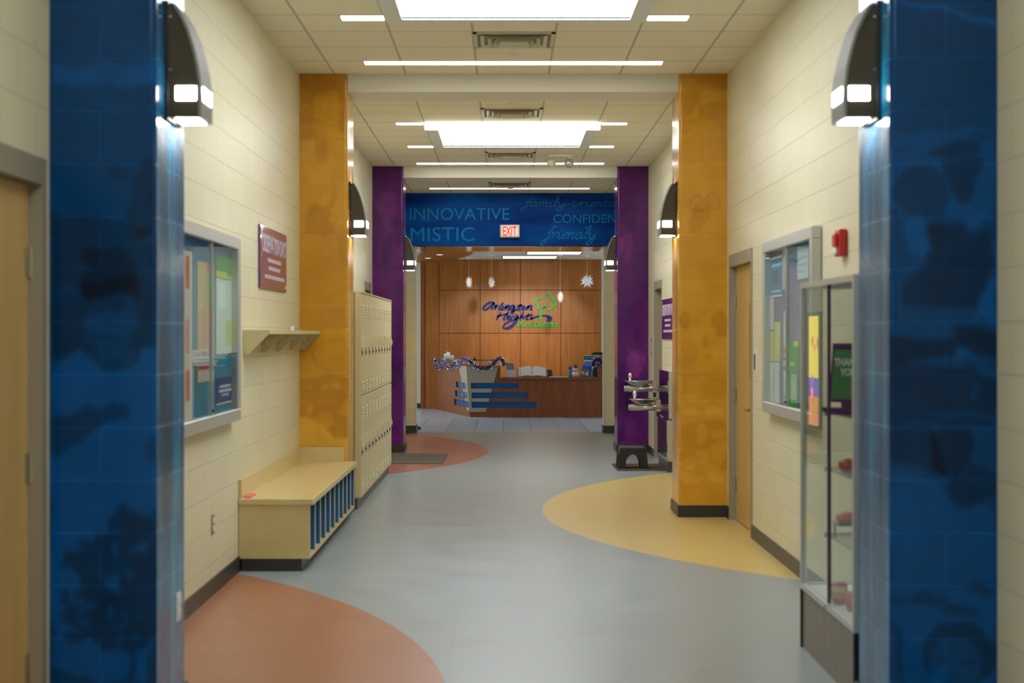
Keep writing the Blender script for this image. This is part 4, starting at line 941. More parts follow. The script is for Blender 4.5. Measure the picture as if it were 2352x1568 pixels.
# ---------------------------------------------------------------- mats
b = BM(); rbox(b, XL+.02, -.745, 18.77, 20.26, 0, .010, .004, 1); solo('floor_mat', b, M('grey brown mat', (.115, .095, .07), .85, noise=.15, nscale=200), 'grey brown door mat on the terracotta floor circle', 'mat')
b = BM(); rbox(b, 1.283, XR-.02, 17.80, 18.72, 0, .008, .003, 1); solo('floor_mat', b, M('dark brown mat', (.07, .035, .025), .85), 'dark brown mat under the black step stool', 'mat')
# ---------------------------------------------------------------- step stool
sx0, sx1, sy0, sy1, sh = 1.30, 1.655, 17.98, 18.28, .242; z0 = .008
r = thing('step_stool', ((sx0+sx1)/2, (sy0+sy1)/2, z0), 'black plastic step stool standing under the drinking fountain', 'stool')
def arch(x0, x1, n=14, hw=.085, hh=.165):
    c = (x0+x1)/2; L = x1-x0; t_ = .028
    o = [(x0, 0), (x0+t_*.5, sh*.72), (x0+t_, sh*.9), (x0+t_+.02, sh)]; o2 = [(x0+x1-a, v) for a, v in o[::-1]]
    inner = [(c+hw*1.12*math.cos(a)*(1 if abs(math.cos(a)) < .98 else 1), hh*math.sin(a)) for a in np.linspace(0, PI, n)]
    return o+o2+inner
b = BM()
for ya in (sy0, sy1-.022): prism(b, arch(sx0, sx1), lambda u_, v_, k: (u_, ya+.022*k+(.012 if ya == sy0 else -.012)*(v_/sh), z0+v_))
cc = []
for xa, sg in ((sx0, 1), (sx1-.02, -1)):
    prism(b, arch(sy0+.01, sy1-.01, hw=.07), lambda u_, v_, k: (xa+.02*k+sg*.03*(v_/sh), u_, z0+v_))
for xa in (sx0+.075, sx1-.095):
    prism(b, [(xa, .0), (xa+.018, .0), (xa+.03, sh-.02), (xa+.012, sh-.02)], lambda u_, v_, k: (u_, sy0-.004+.012*k+.012*(v_/sh), z0+v_))
build('body', b, m_black, r)
b = BM(); rbox(b, sx0+.035, sx1-.035, sy0+.008, sy1-.008, z0+sh-.012, z0+sh+.006, .006); build('tread', b, M('dark grey tread', (.045, .05, .055), .55, bump=1, nscale=150), r)
# ---------------------------------------------------------------- drinking fountain
r = thing('drinking_fountain', (XR, 18.08, .1), 'two-bowl stainless steel drinking fountain on the right wall', 'drinking fountain')
m_mirror = M('polished steel', (.62, .60, .60), .06, 1)
b = BM(); rbox(b, XR-.002, XR-.05, 17.58, 18.66, .60, 1.14, .006, 1); build('back_panel', b, m_mirror, r)
b = BM(); rbox(b, XR-.002, XR-.07, 17.58, 18.66, .12, .59, .006, 1); cab = build('cooler_cabinet', b, m_mirror, r)
b = BM()
for k in range(14):
    for j in range(10): box(b, XR-.069, XR-.0715, 17.66+j*.085, 17.66+j*.085+.05, .17+k*.028, .17+k*.028+.014)
g_ = build('grille', b, m_dark, cab, label='rows of dark vent slots')
b = BM(); box(b, XR-.002, XR-.06, 17.60, 18.64, 0, .12); build('kick_base', b, M('grey plinth', (.09, .09, .08), .4), r)
for (Y, za, zr, lb) in ((18.30, .924, 1.018, ''), (17.88, .722, .822, '')):
    tip = 1.40 if Y > 18 else 1.418
    b = BM(); tube(b, (XR-.05, Y, za), (tip+.01, Y, za), .036, n=20); tube(b, (tip+.01, Y, za), (tip, Y, za), .036, .030, n=20); arm = build('arm', b, m_steel, r, True)
    cx = tip+.178; dd = zr-za-.022
    b = BM(); lathe(b, [(0, 0), (.05, .002), (.11, dd*.45), (.155, dd*.85), (.172, dd*.93), (.172, dd), (.150, dd-.004), (.10, dd*.55), (.04, .014), (0, .012)], (cx, Y, za+.022), 32); build('bowl', b, m_steel, r, True)
    b = BM(); x = tip+.07; tube(b, (x, Y, zr-.012), (x, Y, zr+.03), .014, n=12)
    bmesh.ops.create_uvsphere(b, u_segments=16, v_segments=12, radius=1, matrix=Matrix.Translation((x+.002, Y, zr+.055)) @ Matrix.Diagonal((.023, .022, .036, 1)))
    build('bubbler', b, M('bubbler chrome', (.72, .68, .58), .18, .6), r, True)
    b = BM(); rbox(b, XR-.17, XR-.11, Y-.03, Y+.03, za-.05, za+.09, .008); tube(b, (XR-.17, Y, za+.07), (XR-.20, Y, za+.07), .014, n=12); build('push_valve', b, m_steel, r)
    b = BM(); tube(b, (XR-.14, Y, za-.05), (XR-.14, Y, za-.10), .018, n=12); build('drain_spout', b, m_black, r)
# ---------------------------------------------------------------- EXIT sign
D = 24.5; a = P(1148, 546, D); c = P(1194, 516, D)
r = thing('exit_sign', ((a.x+c.x)/2, D, a.z), 'white EXIT sign with red letters on the blue header', 'exit sign')
b = BM(); rbox(b, a.x, c.x, D-.055, D-.002, a.z, c.z, .018, 3); build('housing', b, M('ivory plastic', (.78, .74, .62), .35), r)
b = BM(); rbox(b, a.x+.025, c.x-.025, D-.058, D-.054, a.z+.022, c.z-.018, .001, 1); build('face_plate', b, M('lit white face', (.8, .75, .68), .4, emi=(1, .85, .75), es=.35), r)
b = BM(); add_text(b, 'EXIT', (a.x+.05, D-.058, a.z+.027), (1, 0, 0), (0, 0, 1), (c.x-a.x)-.10, .15, .003, .012); build('lettering', b, M('exit red', (.75, .03, .02), .4, emi=(1, .05, .04), es=.6), r)
# ---------------------------------------------------------------- reception desk
DD = 29.4
def Q(x, y, D=DD): return P(x, y, D)
top = Zy(840, DD); cx_t, cx_b = (1072.6-VX)*DD/F, (1080-VX)*DD/F
LE = ((999-VX)*32.5/F, 32.5)     # left end of the left wing
RX = 2.9; D_R = 29.2
r = thing('reception_desk', (.5, 30.2, 0), 'angled cherry wood reception desk with blue slots and taupe corner', 'reception desk')
low = .753; xg0 = (1149-VX)*DD/F; xg1 = (1373-VX)*29.25/F
def front(x): return DD+(x-cx_b)*(D_R-DD)/(RX-cx_b)
# body: right wing
b = BM(); TK = .75
def rw(x0, x1, z0, z1, d0=0.0, d1=.05, bb=None):
    """slab following the right front face"""
    bb = b if bb is None else bb
    def sk(z): return (cx_t-cx_b)*(z/top)
    v = [bb.verts.new(p) for p in ((x0+(sk(z0) if x0 <= cx_b+.001 else 0), front(x0)+d0, z0), (x1, front(x1)+d0, z0), (x1, front(x1)+d1, z0), (x0+(sk(z0) if x0 <= cx_b+.001 else 0), front(x0)+d1, z0),
                                   (x0+(sk(z1) if x0 <= cx_b+.001 else 0), front(x0)+d0, z1), (x1, front(x1)+d0, z1), (x1, front(x1)+d1, z1), (x0+(sk(z1) if x0 <= cx_b+.001 else 0), front(x0)+d1, z1))]
    for f_ in ((0,3,2,1),(4,5,6,7),(0,1,5,4),(1,2,6,5),(2,3,7,6),(3,0,4,7)): bb.faces.new([v[i] for i in f_])
bars = [(1081.6, 1191.5, 879, 892), (1083, 1212, 901, 914.3), (1084.5, 1232, 922.5, 936)]
# front split around the slots
def zpx(y): return Zy(y, DD)
zc = [.10]
edges = sorted([(zpx(b_), zpx(t_), l_, r_) for l_, r_, t_, b_ in bars])
prev = .10
for (za, zb_, l_, r_) in edges:
    rw(cx_b, RX, prev, za); xl = (l_-VX)*DD/F; xr = (r_-VX)*DD/F
    rw(xr, RX, za, zb_); rw(cx_b, xl, za, zb_); prev = zb_
rw(cx_b, RX, prev, low-.05); rw(cx_b, xg0, low-.05, top); rw(xg1, RX, low-.05, top)
build('front_panel', b, m_deskwood, r)
b = BM(); rw(cx_b+.02, RX, .0, .10, .0, .05); build('plinth', b, m_deskwood, r)
b = BM(); rw(cx_b+.02, RX, .1, low-.06, .05, TK); rw(cx_b+.02, xg0, low-.06, top-.03, .10, .45); rw(xg1+.02, RX, low-.06, top-.03, .10, .45); build('carcass', b, m_deskwood, r)
for (l_, r_, t_, b_) in bars:
    xl = (l_-VX)*DD/F; xr = (r_-VX)*DD/F; b = BM(); rw(xl-.01, xr+.01, zpx(b_)-.01, zpx(t_)+.01, .030, .049); build('slot_panel', b, m_blue, r, label='blue acrylic slot')
# left wing
LB = Vector((cx_b, DD)); LT_ = Vector((cx_t, DD)); LEv = Vector(LE); 
def lw(t0, t1, z0, z1, d0=0.0, d1=.05, bb=None, zz0=None, zz1=None):
    bb = b if bb is None else bb
    def pt(t_, z, d):
        c0 = LB+(LT_-LB)*(z/top); p = c0+(LEv-c0)*t_; dr = (LEv-LB).normalized(); nn_ = Vector((-dr.y, dr.x)); nn_ = nn_ if nn_.y > 0 else -nn_
        if nn_.x < 0: nn_ = -nn_
        return (p.x+nn_.x*d, p.y+nn_.y*d, z)
    v = [bb.verts.new(p) for p in (pt(t0, z0, d0), pt(t1, z0, d0), pt(t1, z0, d1), pt(t0, z0, d1), pt(t0, z1, d0), pt(t1, z1, d0), pt(t1, z1, d1), pt(t0, z1, d1))]
    for f_ in ((0,3,2,1),(4,5,6,7),(0,1,5,4),(1,2,6,5),(2,3,7,6),(3,0,4,7)): bb.faces.new([v[i] for i in f_])
    return pt
def tofx(px_, z):     # param along the left wing seen at image column px_
    lo, hi = 0.0, 1.0
    for _ in range(40):
        m_ = (lo+hi)/2; c0 = LB+(LT_-LB)*(z/top); p = c0+(LEv-c0)*m_
        if VX+p.x*F/p.y > px_: lo = m_
        else: hi = m_
    return (lo+hi)/2
b = BM(); lb_ = [(1047.6, 1072.5, 877.5, 891), (1044.8, 1074, 898, 912), (1042, 1075.5, 918.5, 932.5)]
ed = []
for l_, r_, t_, b_ in lb_:
    tm = tofx((l_+r_)/2, .5); Dm = DD+(LE[1]-DD)*tm; ed.append((Zy(b_, Dm), Zy(t_, Dm), tofx(l_, .5), tofx(r_, .5)))
ed.sort(); prev = .10
for za, zb_, tl, tr in ed:
    lw(0, 1, prev, za); lw(tl, 1, za, zb_); lw(0, tr, za, zb_); prev = zb_
lw(0, 1, prev, top); build('side_panel', b, m_deskwood, r)
b = BM(); lw(0.0, 1, 0, .10); build('plinth', b, m_deskwood, r)
for za, zb_, tl, tr in ed:
    b = BM(); lw(tr-.02, tl+.02, za-.01, zb_+.01, .036, .049); build('slot_panel', b, m_blue, r, label='blue acrylic slot on the angled side')
    for k in range(3):
        tt = tr+(tl-tr)*(k+.7)/3.4; b = BM(); lw(tt, tt+.02, za, zb_, .028, .036); build('slot_post', b, m_steel, r)
# taupe corner cladding
m_tau = M('taupe laminate', (.36, .32, .235), .45)
def cla(side, outline, nm):
    pass
def zf(y): return Zy(y, DD)
b = BM(); o_ = .012
def rfp(px_, y, d): x = (px_-VX)*DD/F; return Vector((x, front(x)-d, Zy(y, DD)))
rows = [(841, 879, 1144.7, None), (879, 892, None, 0), (892, 901, None, None), (901, 914.3, None, 1), (914.3, 922.5, None, None), (922.5, 936, None, 2), (936, 945.6, None, None)]
def cxp(y): return 1072.6+(y-841)*(1079-1072.6)/(945.6-841)
def rxp(y): return 1144.7+(y-841)*(1115.5-1144.7)/(945.6-841)
for (ya, yb, _, sl) in rows:
    def cell(xa0, xa1, xb0, xb1):
        prism(b, [(xa0, ya), (xa1, ya), (xb1, yb), (xb0, yb)], lambda u_, v_, k: rfp(u_, v_, o_*k))
    if sl is None: cell(cxp(ya), rxp(ya), cxp(yb), rxp(yb))
    else: cell(cxp(ya), bars[sl][0], cxp(yb), bars[sl][0])
build('corner_cladding', b, m_tau, r, label='taupe tapered cladding on the front')
b = BM()
def lpt(t_, z, d):
    c0 = LB+(LT_-LB)*(z/top); p = c0+(LEv-c0)*t_; dr = (LEv-LB).normalized(); nn_ = Vector((-dr.y, dr.x))
    if nn_.x < 0: nn_ = -nn_
    return Vector((p.x-nn_.x*d, p.y-nn_.y*d, z))
def tleft(z): return .225+(.065-.225)*(1-(z-.12)/(top-.12))
zz_ = [.12]+[k for e_ in ed for k in (e_[0], e_[1])]+[top-.003]
for i in range(0, len(zz_)-1):
    za, zb_ = zz_[i], zz_[i+1]
    if i % 2 == 0: t1a, t1b = tleft(za), tleft(zb_)
    else: t1a = t1b = ed[(i-1)//2][3]
    v0 = [(0, za), (t1a, za), (t1b, zb_), (0, zb_)]
    prism(b, v0, lambda u_, v_, k: lpt(u_, v_, o_*k))
build('corner_cladding', b, m_tau, r, label='taupe tapered cladding on the angled side')
# counters
b = BM(); rw(xg0+.003, xg1-.003, low-.045, low, -.03, TK); build('counter_top', b, m_deskwood, r, label='low wooden counter')
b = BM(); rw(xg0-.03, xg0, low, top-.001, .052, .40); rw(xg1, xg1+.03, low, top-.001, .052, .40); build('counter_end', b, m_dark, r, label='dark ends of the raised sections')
# glass transaction ledge
zl = Zy(828, DD)
m_ledge = M('blue grey ledge glass', (.10, .13, .22), .08, .3)
b = BM(); lw(.0, .98, zl, zl+.018, -.02, .28)
x0_, x1_ = cx_t, (1160-VX)*DD/F
box(b, x0_, x1_, DD-.02, DD+.30, zl, zl+.018); build('raised_ledge', b, m_ledge, r)
b = BM(); x2_ = (1341-VX)*29.3/F; 
for (x, y) in ((x0_+.12, DD+.12), (x0_+.42, DD+.12), (x1_-.1, DD+.12)): tube(b, (x, y, top-.04), (x, y, zl), .012, n=10)
for t_ in (.3, .6, .9): p = lpt(t_, top, -.12); tube(b, p-Vector((0, 0, .04)), (p.x, p.y, zl), .012, n=10)
build('ledge_post', b, m_steel, r)
b = BM(); box(b, x2_+.3, RX, 29.22, 29.5, Zy(826, DD), Zy(826, DD)+.018); build('raised_ledge', b, m_ledge, r)
# ---------------------------------------------------------------- things on the desk
def tinsel(name, path, seed, lb, n_per=110):
    b = BM(); rng = random.Random(seed); pts = catmull([P(x, y, D) for x, y, D in path], 8)
    tot = sum((b_-a_).length for a_, b_ in zip(pts, pts[1:]))
    for i in range(len(pts)-1):
        seg = (pts[i+1]-pts[i]); k = max(2, int(seg.length/tot*len(pts)*n_per/2))
        for _ in range(k):
            c = pts[i]+seg*rng.random(); d = Vector((rng.gauss(0, 1), rng.gauss(0, 1), rng.gauss(0, 1))).normalized()
            L = rng.uniform(.03, .068); w_ = rng.uniform(.004, .008); t_ = d.orthogonal().normalized(); t_.rotate(Matrix.Rotation(rng.uniform(0, 6), 3, d))
            e = c+d*L; f_ = quad(b, c-t_*w_, c+t_*w_, e+t_*w_*.7, e-t_*w_*.7); f_.material_index = rng.choice((0, 0, 0, 1, 2, 3))
    return solo(name, b, [M('silver tinsel', (.75, .75, .78), .18, .95), M('violet tinsel', (.20, .12, .45), .2, .9), M('rose tinsel', (.65, .25, .30), .2, .9), M('blue tinsel', (.12, .25, .6), .2, .9)], lb, 'garland', 'tinsel garlands on the desk')
def dl(x): return DD-.07+max(0, (1073-x)/73*2.9)
gp = [(1001, 826), (1001, 836), (1008, 844), (1015, 838), (1020, 829), (1024, 838), (1033, 844), (1040, 838), (1044, 830), (1050, 840), (1057, 838), (1062, 828), (1069, 824.5), (1078, 828), (1086, 837), (1096, 843), (1110, 845), (1122, 843), (1132, 836), (1138, 827), (1147, 824), (1156, 828), (1157, 838)]
tinsel('tinsel_garland', [(x, y, dl(x)) for x, y in gp], 1, 'long silver and violet tinsel garland draped over the left part of the desk')
tinsel('tinsel_garland', [(x, y, 29.19) for x, y in ((1364, 839), (1366, 829), (1373, 824), (1380, 829), (1386, 834), (1394, 829), (1402, 836))], 2, 'short tinsel garland at the right end of the desk')
def onD(px_, D): return (px_-VX)*D/F
# tissue box on the left ledge
tb = lpt(.72, zl+.018, -.12); r = thing('tissue_box', (tb.x, tb.y, zl+.018), 'small tissue box with a white tissue on the left desk ledge', 'tissue box')
b = BM(); rbox(b, tb.x-.10, tb.x+.10, tb.y-.055, tb.y+.055, zl+.018, zl+.075, .004); build('carton', b, M('grey green carton', (.55, .60, .58), .5), r)
b = BM(); rng = random.Random(2)
prism(b, [(-.09, .075), (-.075, .10), (-.03, .115), (-.01, .155), (.012, .12), (.03, .15), (.045, .10), (.03, .075)], lambda u_, v_, k: (tb.x-.02+u_, tb.y-.012+.024*k+.01*math.sin(u_*60), zl+v_)); build('tissue', b, m_paper, r)
b = BM(); p = lpt(.02, zl+.018, -.12); lathe(b, [(0, 0), (.02, 0), (.018, .02), (.01, .05), (0, .06)], (p.x+.05, p.y, zl+.018), 12); solo('desk_bell', b, m_black, 'small black object standing on the ledge at the desk corner', 'ornament', None, True)
# acrylic photo frame
CT = low
def leaning(name, x0, x1, y0, D, tilt, mats, lb, cat):
    pass
r = thing('photo_stand', (onD(1171, 29.55), 29.55, CT), 'white framed photo card standing left on the low counter', 'photo frame')
X0, X1, zt = onD(1163, 29.55), onD(1184, 29.55), Zy(832, 29.55)
def card(b, X0, X1, z0, z1, D, lean=.06, th=.008, skew=-.03):
    prism(b, [(X0, z0), (X1, z0), (X1+skew, z1), (X0+skew, z1)], lambda u_, v_, k: (u_, D+lean*(v_-CT)/.3+th*k, v_))
b = BM(); card(b, X0, X1, CT, zt, 29.55, th=.012); build('frame', b, m_whitep, r)
b = BM(); card(b, X0+.012, X1-.016, CT+.135, zt-.012, 29.547, th=.004); build('photo', b, M('photo print', (.25, .16, .30), .35), r)
b = BM(); card(b, X0+.012, X1-.016, CT+.012, CT+.125, 29.547, th=.004); build('caption_card', b, M('lilac card', (.62, .62, .78), .4), r)
b = BM(); card(b, X0+.04, X1-.06, CT+.16, zt-.05, 29.5455, th=.002); build('photo_subject', b, M('photo warm', (.55, .18, .10), .4), r)
# open book
bc = onD(1222, 29.6); r = thing('open_book', (bc, 29.6, CT), 'large open white book standing on the low counter', 'book')
b = BM(); hw = onD(1256, 29.6)-bc
for sg in (-1, 1):
    out = []
    m = 10
    zt0 = .185
    for i in range(m+1):
        t_ = i/m; out.append((sg*hw*.93*t_, zt0+.035*math.sin(PI*min(1, t_*1.3))*(1-t_)-.01*t_))
    bot = [(sg*hw*.93*t_, .012+.03*math.sin(PI*t_)*(1-t_)) for t_ in np.linspace(1, 0, m+1)]
    prism(b, out+bot, lambda u_, v_, k: (bc+u_, 29.58+.10*v_/.2+.03*k-.04*(1-abs(u_)/hw)*0, CT+v_))
build('page_block', b, m_paper, r)
b = BM()
for sg in (-1, 1): prism(b, [(0, .0), (sg*hw, .004), (sg*hw, .172), (0, .165)], lambda u_, v_, k: (bc+u_, 29.622+.10*v_/.2+.006*k, CT+v_))
build('cover', b, M('grey green cover', (.30, .34, .28), .5), r)
b = BM(); prism(b, [(-.004, .02), (.004, .02), (.004, .205), (-.004, .205)], lambda u_, v_, k: (bc+u_, 29.572+.10*v_/.2+.003*k, CT+v_)); prism(b, [(-hw*.80, .03), (-hw*.78, .03), (-hw*.78, .17), (-hw*.80, .17)], lambda u_, v_, k: (bc+u_, 29.574+.10*v_/.2+.003*k, CT+v_)); build('page_line', b, M('violet ink', (.22, .18, .45), .5), r)
# dark phone stand
b = BM(); x = onD(1262, 29.75); prism(b, [(x-.04, 0), (x+.045, 0), (x+.05, .10), (x+.035, .14), (x-.045, .13)], lambda u_, v_, k: (u_, 29.72+.06*v_+.03*k, CT+v_)); box(b, x-.05, x+.07, 29.7, 29.79, CT, CT+.012); box(b, x+.03, x+.08, 29.71, 29.76, CT+.04, CT+.055)
solo('desk_phone', b, m_black, 'black desk phone beside the open book', 'phone')
b = BM(); box(b, onD(1262, 29.5), onD(1305, 29.5), 29.42, 29.62, CT+.0, CT+.006); solo('paper_sheet', b, m_paper, 'white paper lying flat on the low counter', 'paper')
# blue bottle
bx_ = onD(1309, 29.5); r = thing('drink_bottle', (bx_, 29.5, CT), 'blue bottle with darker cap on the low counter', 'bottle')
b = BM(); lathe(b, [(0, 0), (.03, 0), (.034, .02), (.034, .11), (.028, .14), (.018, .155), (0, .155)], (bx_, 29.5, CT), 18); build('bottle_body', b, M('aqua bottle', (.06, .28, .50), .15), r, True)
b = BM(); lathe(b, [(0, .15), (.024, .15), (.026, .18), (.02, .205), (0, .208)], (bx_, 29.5, CT), 16); build('cap', b, M('royal blue cap', (.01, .03, .55), .3), r, True)
# snowman
sx = onD(1322, 29.45); r = thing('snowman_figure', (sx, 29.45, CT), 'small white snowman ornament with a black top hat', 'ornament')
b = BM()
def ball(b, c, rx, rz, ry=None): bmesh.ops.create_uvsphere(b, u_segments=18, v_segments=12, radius=1, matrix=Matrix.Translation(c) @ Matrix.Diagonal((rx, ry or rx, rz, 1)))
ball(b, (sx, 29.45, CT+.062), .068, .062); ball(b, (sx, 29.45, CT+.142), .05, .045); body = build('body', b, M('snow white', (.8, .8, .84), .5), r, True)
b = BM(); lathe(b, [(0, 0), (.05, 0), (.05, .008), (.032, .01), (.032, .06), (0, .06)], (sx, 29.45, CT+.175), 18); build('top_hat', b, m_black, r)
b = BM()
for dz in (.04, .065, .09): ball(b, (sx, 29.385, CT+dz), .006, .006)
for dx in (-.016, .016): ball(b, (sx+dx, 29.402, CT+.155), .006, .006)
build('buttons', b, m_black, r)
b = BM(); lathe(b, [(.045, -.008), (.056, 0), (.045, .010)], (sx, 29.45, CT+.112), 18); build('scarf', b, m_red, r)
# brochures in a holder
def brochure(x0, x1, yt, D, col, lb, lean=.08, skew=.05, text=None):
    a_, c_ = onD(x0, D), onD(x1, D); zt_ = Zy(yt, D)
    r_ = thing('brochure', ((a_+c_)/2, D, CT), lb, 'brochure', 'brochures on the low counter')
    b = BM(); prism(b, [(a_, CT), (c_, CT), (c_+skew, zt_), (a_+skew, zt_)], lambda u_, v_, k: (u_, D+lean*(v_-CT)/.3+.004*k, v_)); build('cover', b, M('brochure '+lb, col, .3), r_)
    return r_, a_, c_, zt_
rr, a_, c_, zt_ = brochure(1338, 1361, 820, 29.78, (.02, .35, .62), 'bright blue brochure, rearmost and tallest of three')
b = BM(); box(b, a_+.06, c_+.02, 29.84, 29.845, zt_-.045, zt_-.02); build('print_band', b, M('navy ink', (.02, .03, .2), .4), rr)
rr, a_, c_, zt_ = brochure(1336, 1359, 827, 29.70, (.66, .66, .76), 'white brochure in the middle of three')
b = BM(); box(b, a_+.05, c_+.02, 29.762, 29.768, zt_-.05, zt_-.02); build('print_band', b, M('violet ink', (.22, .18, .45), .5), rr)
rr, a_, c_, zt_ = brochure(1333, 1356, 834, 29.60, (.015, .10, .55), 'blue AHPD brochure with colour swirls, front of three')
b = BM(); add_text(b, 'AHPD', (a_+.045, 29.66, zt_-.055), (1, 0, 0), (0, 0, 1), .14, .032, .002, .01); build('lettering', b, m_paper, rr)
for k, (u0, v0, s_, c) in enumerate(((.05, .08, .04, (.65, .55, .08)), (.13, .06, .045, (.75, .70, .2)), (.09, .13, .03, (.35, .08, .4)), (.15, .12, .025, (.7, .2, .1)), (.06, .03, .02, (.1, .4, .5)))):
    b = BM(); m = 9; cxx, czz = a_+u0, CT+v0
    prism(b, [(cxx+s_*math.cos(2*PI*i/m)*(1 if i % 3 else .5), czz+s_*math.sin(2*PI*i/m)) for i in range(m)], lambda u_, v_, q_: (u_, 29.598+.08*(v_-CT)/.3-.002-.001*k+.001*q_, v_)); build('swirl', b, M('swirl %d' % k, c, .4), rr)
b = BM(); box(b, onD(1364, 29.6), onD(1372, 29.6), 29.6, 29.75, CT+.0005, CT+.22); solo('document_tray', b, m_black, 'black upright tray beside the brochures', 'tray')
# monitor & chair behind the desk
mx0, mx1 = onD(1341, 30.3), onD(1400, 30.3); r = thing('monitor', ((mx0+mx1)/2, 30.3, .74), 'dark computer monitor behind the right end of the desk', 'monitor')
b = BM(); rbox(b, mx0, mx1, 30.28, 30.32, Zy(846, 30.3), Zy(816, 30.3), .006); build('screen', b, m_black, r)
b = BM(); box(b, mx0, mx1, 30.276, 30.29, Zy(817.5, 30.3), Zy(816, 30.3)); build('top_bezel', b, m_alu, r)
b = BM(); tube(b, ((mx0+mx1)/2, 30.33, .74), ((mx0+mx1)/2, 30.33, 1.05), .025); box(b, (mx0+mx1)/2-.12, (mx0+mx1)/2+.12, 30.25, 30.42, .74, .752); build('stand', b, m_black, r)
b = BM(); rbox(b, .9, 2.6, 30.17, 30.7, .70, .74, .005); [box(b, x, x+.05, y, y+.05, 0, .70) for x in (.92, 2.53) for y in (30.19, 30.63)]; solo('work_table', b, m_deskwood, 'wooden work surface behind the reception desk under the monitor', 'table')
cxh = onD(1386, 31.1); r = thing('office_chair', (cxh, 31.2, 0), 'black office chair behind the monitor', 'chair')
b = BM(); rbox(b, cxh-.22, cxh+.22, 31.35, 31.42, .62, Zy(809, 31.4), .06, 4); build('backrest', b, m_black, r, True)
b = BM(); rbox(b, cxh-.24, cxh+.24, 30.98, 31.4, .45, .52, .03, 3); build('seat', b, m_black, r, True)
b = BM(); tube(b, (cxh, 31.2, .08), (cxh, 31.2, .45), .03); [tube(b, (cxh, 31.2, .1), (cxh+.28*math.cos(a), 31.2+.28*math.sin(a), .05), .02, .015) for a in [k*2*PI/5 for k in range(5)]]; build('pedestal', b, m_black, r)
# ---------------------------------------------------------------- wall logo
r = thing('wall_logo', (0, WD, 1.7), 'raised Arlington Heights Park District logo in blue and green letters', 'logo')
m_lb = M('logo navy', (.004, .008, .14), .45, spec=.2); m_lg = M('logo green', (.004, .34, .03), .4, spec=.3)
def lp(u_, v_, d): p = P(u_, v_, WD); p.y = WD-.005-d; return p
def S(pts): return [(1080+p[0]/9.8, 640+p[1]/9.8)+tuple(p[2:]) for p in pts]
def strokes(b, L, wd, nib=.55, dep=.022):
    for st in L: ribbon(b, S(st), lp, wd, dep, nib)
b = BM()   # Arlington
strokes(b, [
 [(550, 545), (500, 528), (430, 535), (350, 590), (300, 650), (300, 690), (345, 700), (420, 650), (480, 590), (545, 535)], [(545, 535), (520, 600), (490, 660), (480, 700)],
 [(560, 590), (580, 600), (560, 660), (545, 700)], [(560, 655), (600, 605), (640, 600)],
 [(740, 535), (700, 600), (650, 680), (665, 700), (700, 680)],
 [(760, 610), (730, 660), (715, 700), (745, 695)], [(790, 575), (800, 580)],
 [(830, 600), (800, 650), (775, 705)], [(790, 670), (840, 615), (880, 600), (875, 640), (850, 695), (880, 700)],
 [(1000, 610), (960, 600), (910, 640), (905, 690), (940, 690), (1000, 620), (985, 690), (965, 760), (930, 775), (940, 735), (1010, 705), (1050, 690)],
 [(1150, 565), (1110, 620), (1070, 680), (1080, 705), (1120, 690)], [(1060, 610), (1180, 600)],
 [(1230, 615), (1180, 640), (1160, 690), (1190, 702), (1235, 660), (1235, 620)],
 [(1320, 600), (1290, 650), (1270, 700)], [(1285, 665), (1340, 610), (1385, 605), (1370, 660), (1360, 695), (1400, 690)]], 4.9)
build('lettering', b, m_lb, r, label='navy cursive word Arlington')
b = BM()   # Heights
strokes(b, [
 [(690, 760), (660, 810), (610, 880), (595, 920)], [(600, 850), (680, 825), (780, 800), (860, 800)], [(870, 735), (820, 790), (770, 860), (755, 920), (790, 915)],
 [(830, 880), (890, 850), (880, 825), (840, 850), (825, 895), (850, 920), (900, 890)],
 [(960, 830), (930, 870), (915, 910), (945, 915)], [(985, 800), (995, 803)],
 [(1090, 830), (1050, 820), (1000, 860), (995, 900), (1030, 905), (1085, 850)], [(1085, 850, 1.4), (1050, 920, 1.7), (980, 1020, 1.7), (900, 1085, 1.6), (820, 1115, 1.5), (755, 1110, 1.3), (745, 1080), (790, 1010), (880, 960), (960, 935), (1030, 915)],
 [(1200, 750), (1160, 820), (1110, 910)], [(1125, 885), (1180, 840), (1210, 845), (1190, 890), (1200, 915)],
 [(1330, 775), (1290, 840), (1255, 890), (1270, 915), (1310, 890)], [(1240, 840), (1360, 820)],
 [(1410, 800), (1370, 820), (1380, 860), (1400, 885), (1340, 910)],
 [(1340, 910, .6), (1420, 880, .9), (1500, 850, 1.1), (1560, 835, 1.1)], [(1600, 830, .6), (1680, 830, 1.3), (1760, 850, 2.4), (1800, 880, 2.8), (1760, 925, 2.2), (1720, 945, .3)]], 4.3)
build('lettering', b, m_lb, r, label='navy cursive word Heights with a long swash')
b = BM()
strokes(b, [
 [(1560, 690, .4), (1520, 660, 1.2), (1510, 590, 1.0), (1480, 550, 1.5), (1465, 500, 1.6), (1500, 455, 1.4), (1560, 440, .9), (1600, 445, .9), (1620, 415, .9), (1665, 395, .4)],
 [(1690, 350, .4), (1730, 325, 1.0), (1780, 335, 1.6), (1800, 370, 1.5), (1795, 405, .8), (1850, 425, 1.4), (1865, 470, 1.4), (1840, 505, .9), (1890, 520, 1.3), (1925, 560, 1.7), (1905, 610, 1.3), (1850, 640, .9), (1810, 665, 1.4), (1760, 700, 1.3), (1710, 690, .4)]], 3.4, 1)
strokes(b, [[(1590, 915, 3.0), (1580, 860, 2.8), (1590, 780, 2.3), (1620, 700, 1.8), (1670, 640, 1.4), (1720, 625, .9), (1780, 622, .3)], [(1625, 690, 1.5), (1620, 640, 1.2), (1595, 575, .3)], [(1650, 655, 1.5), (1690, 600, 1.1), (1710, 480, .3)]], 2.1, 1)
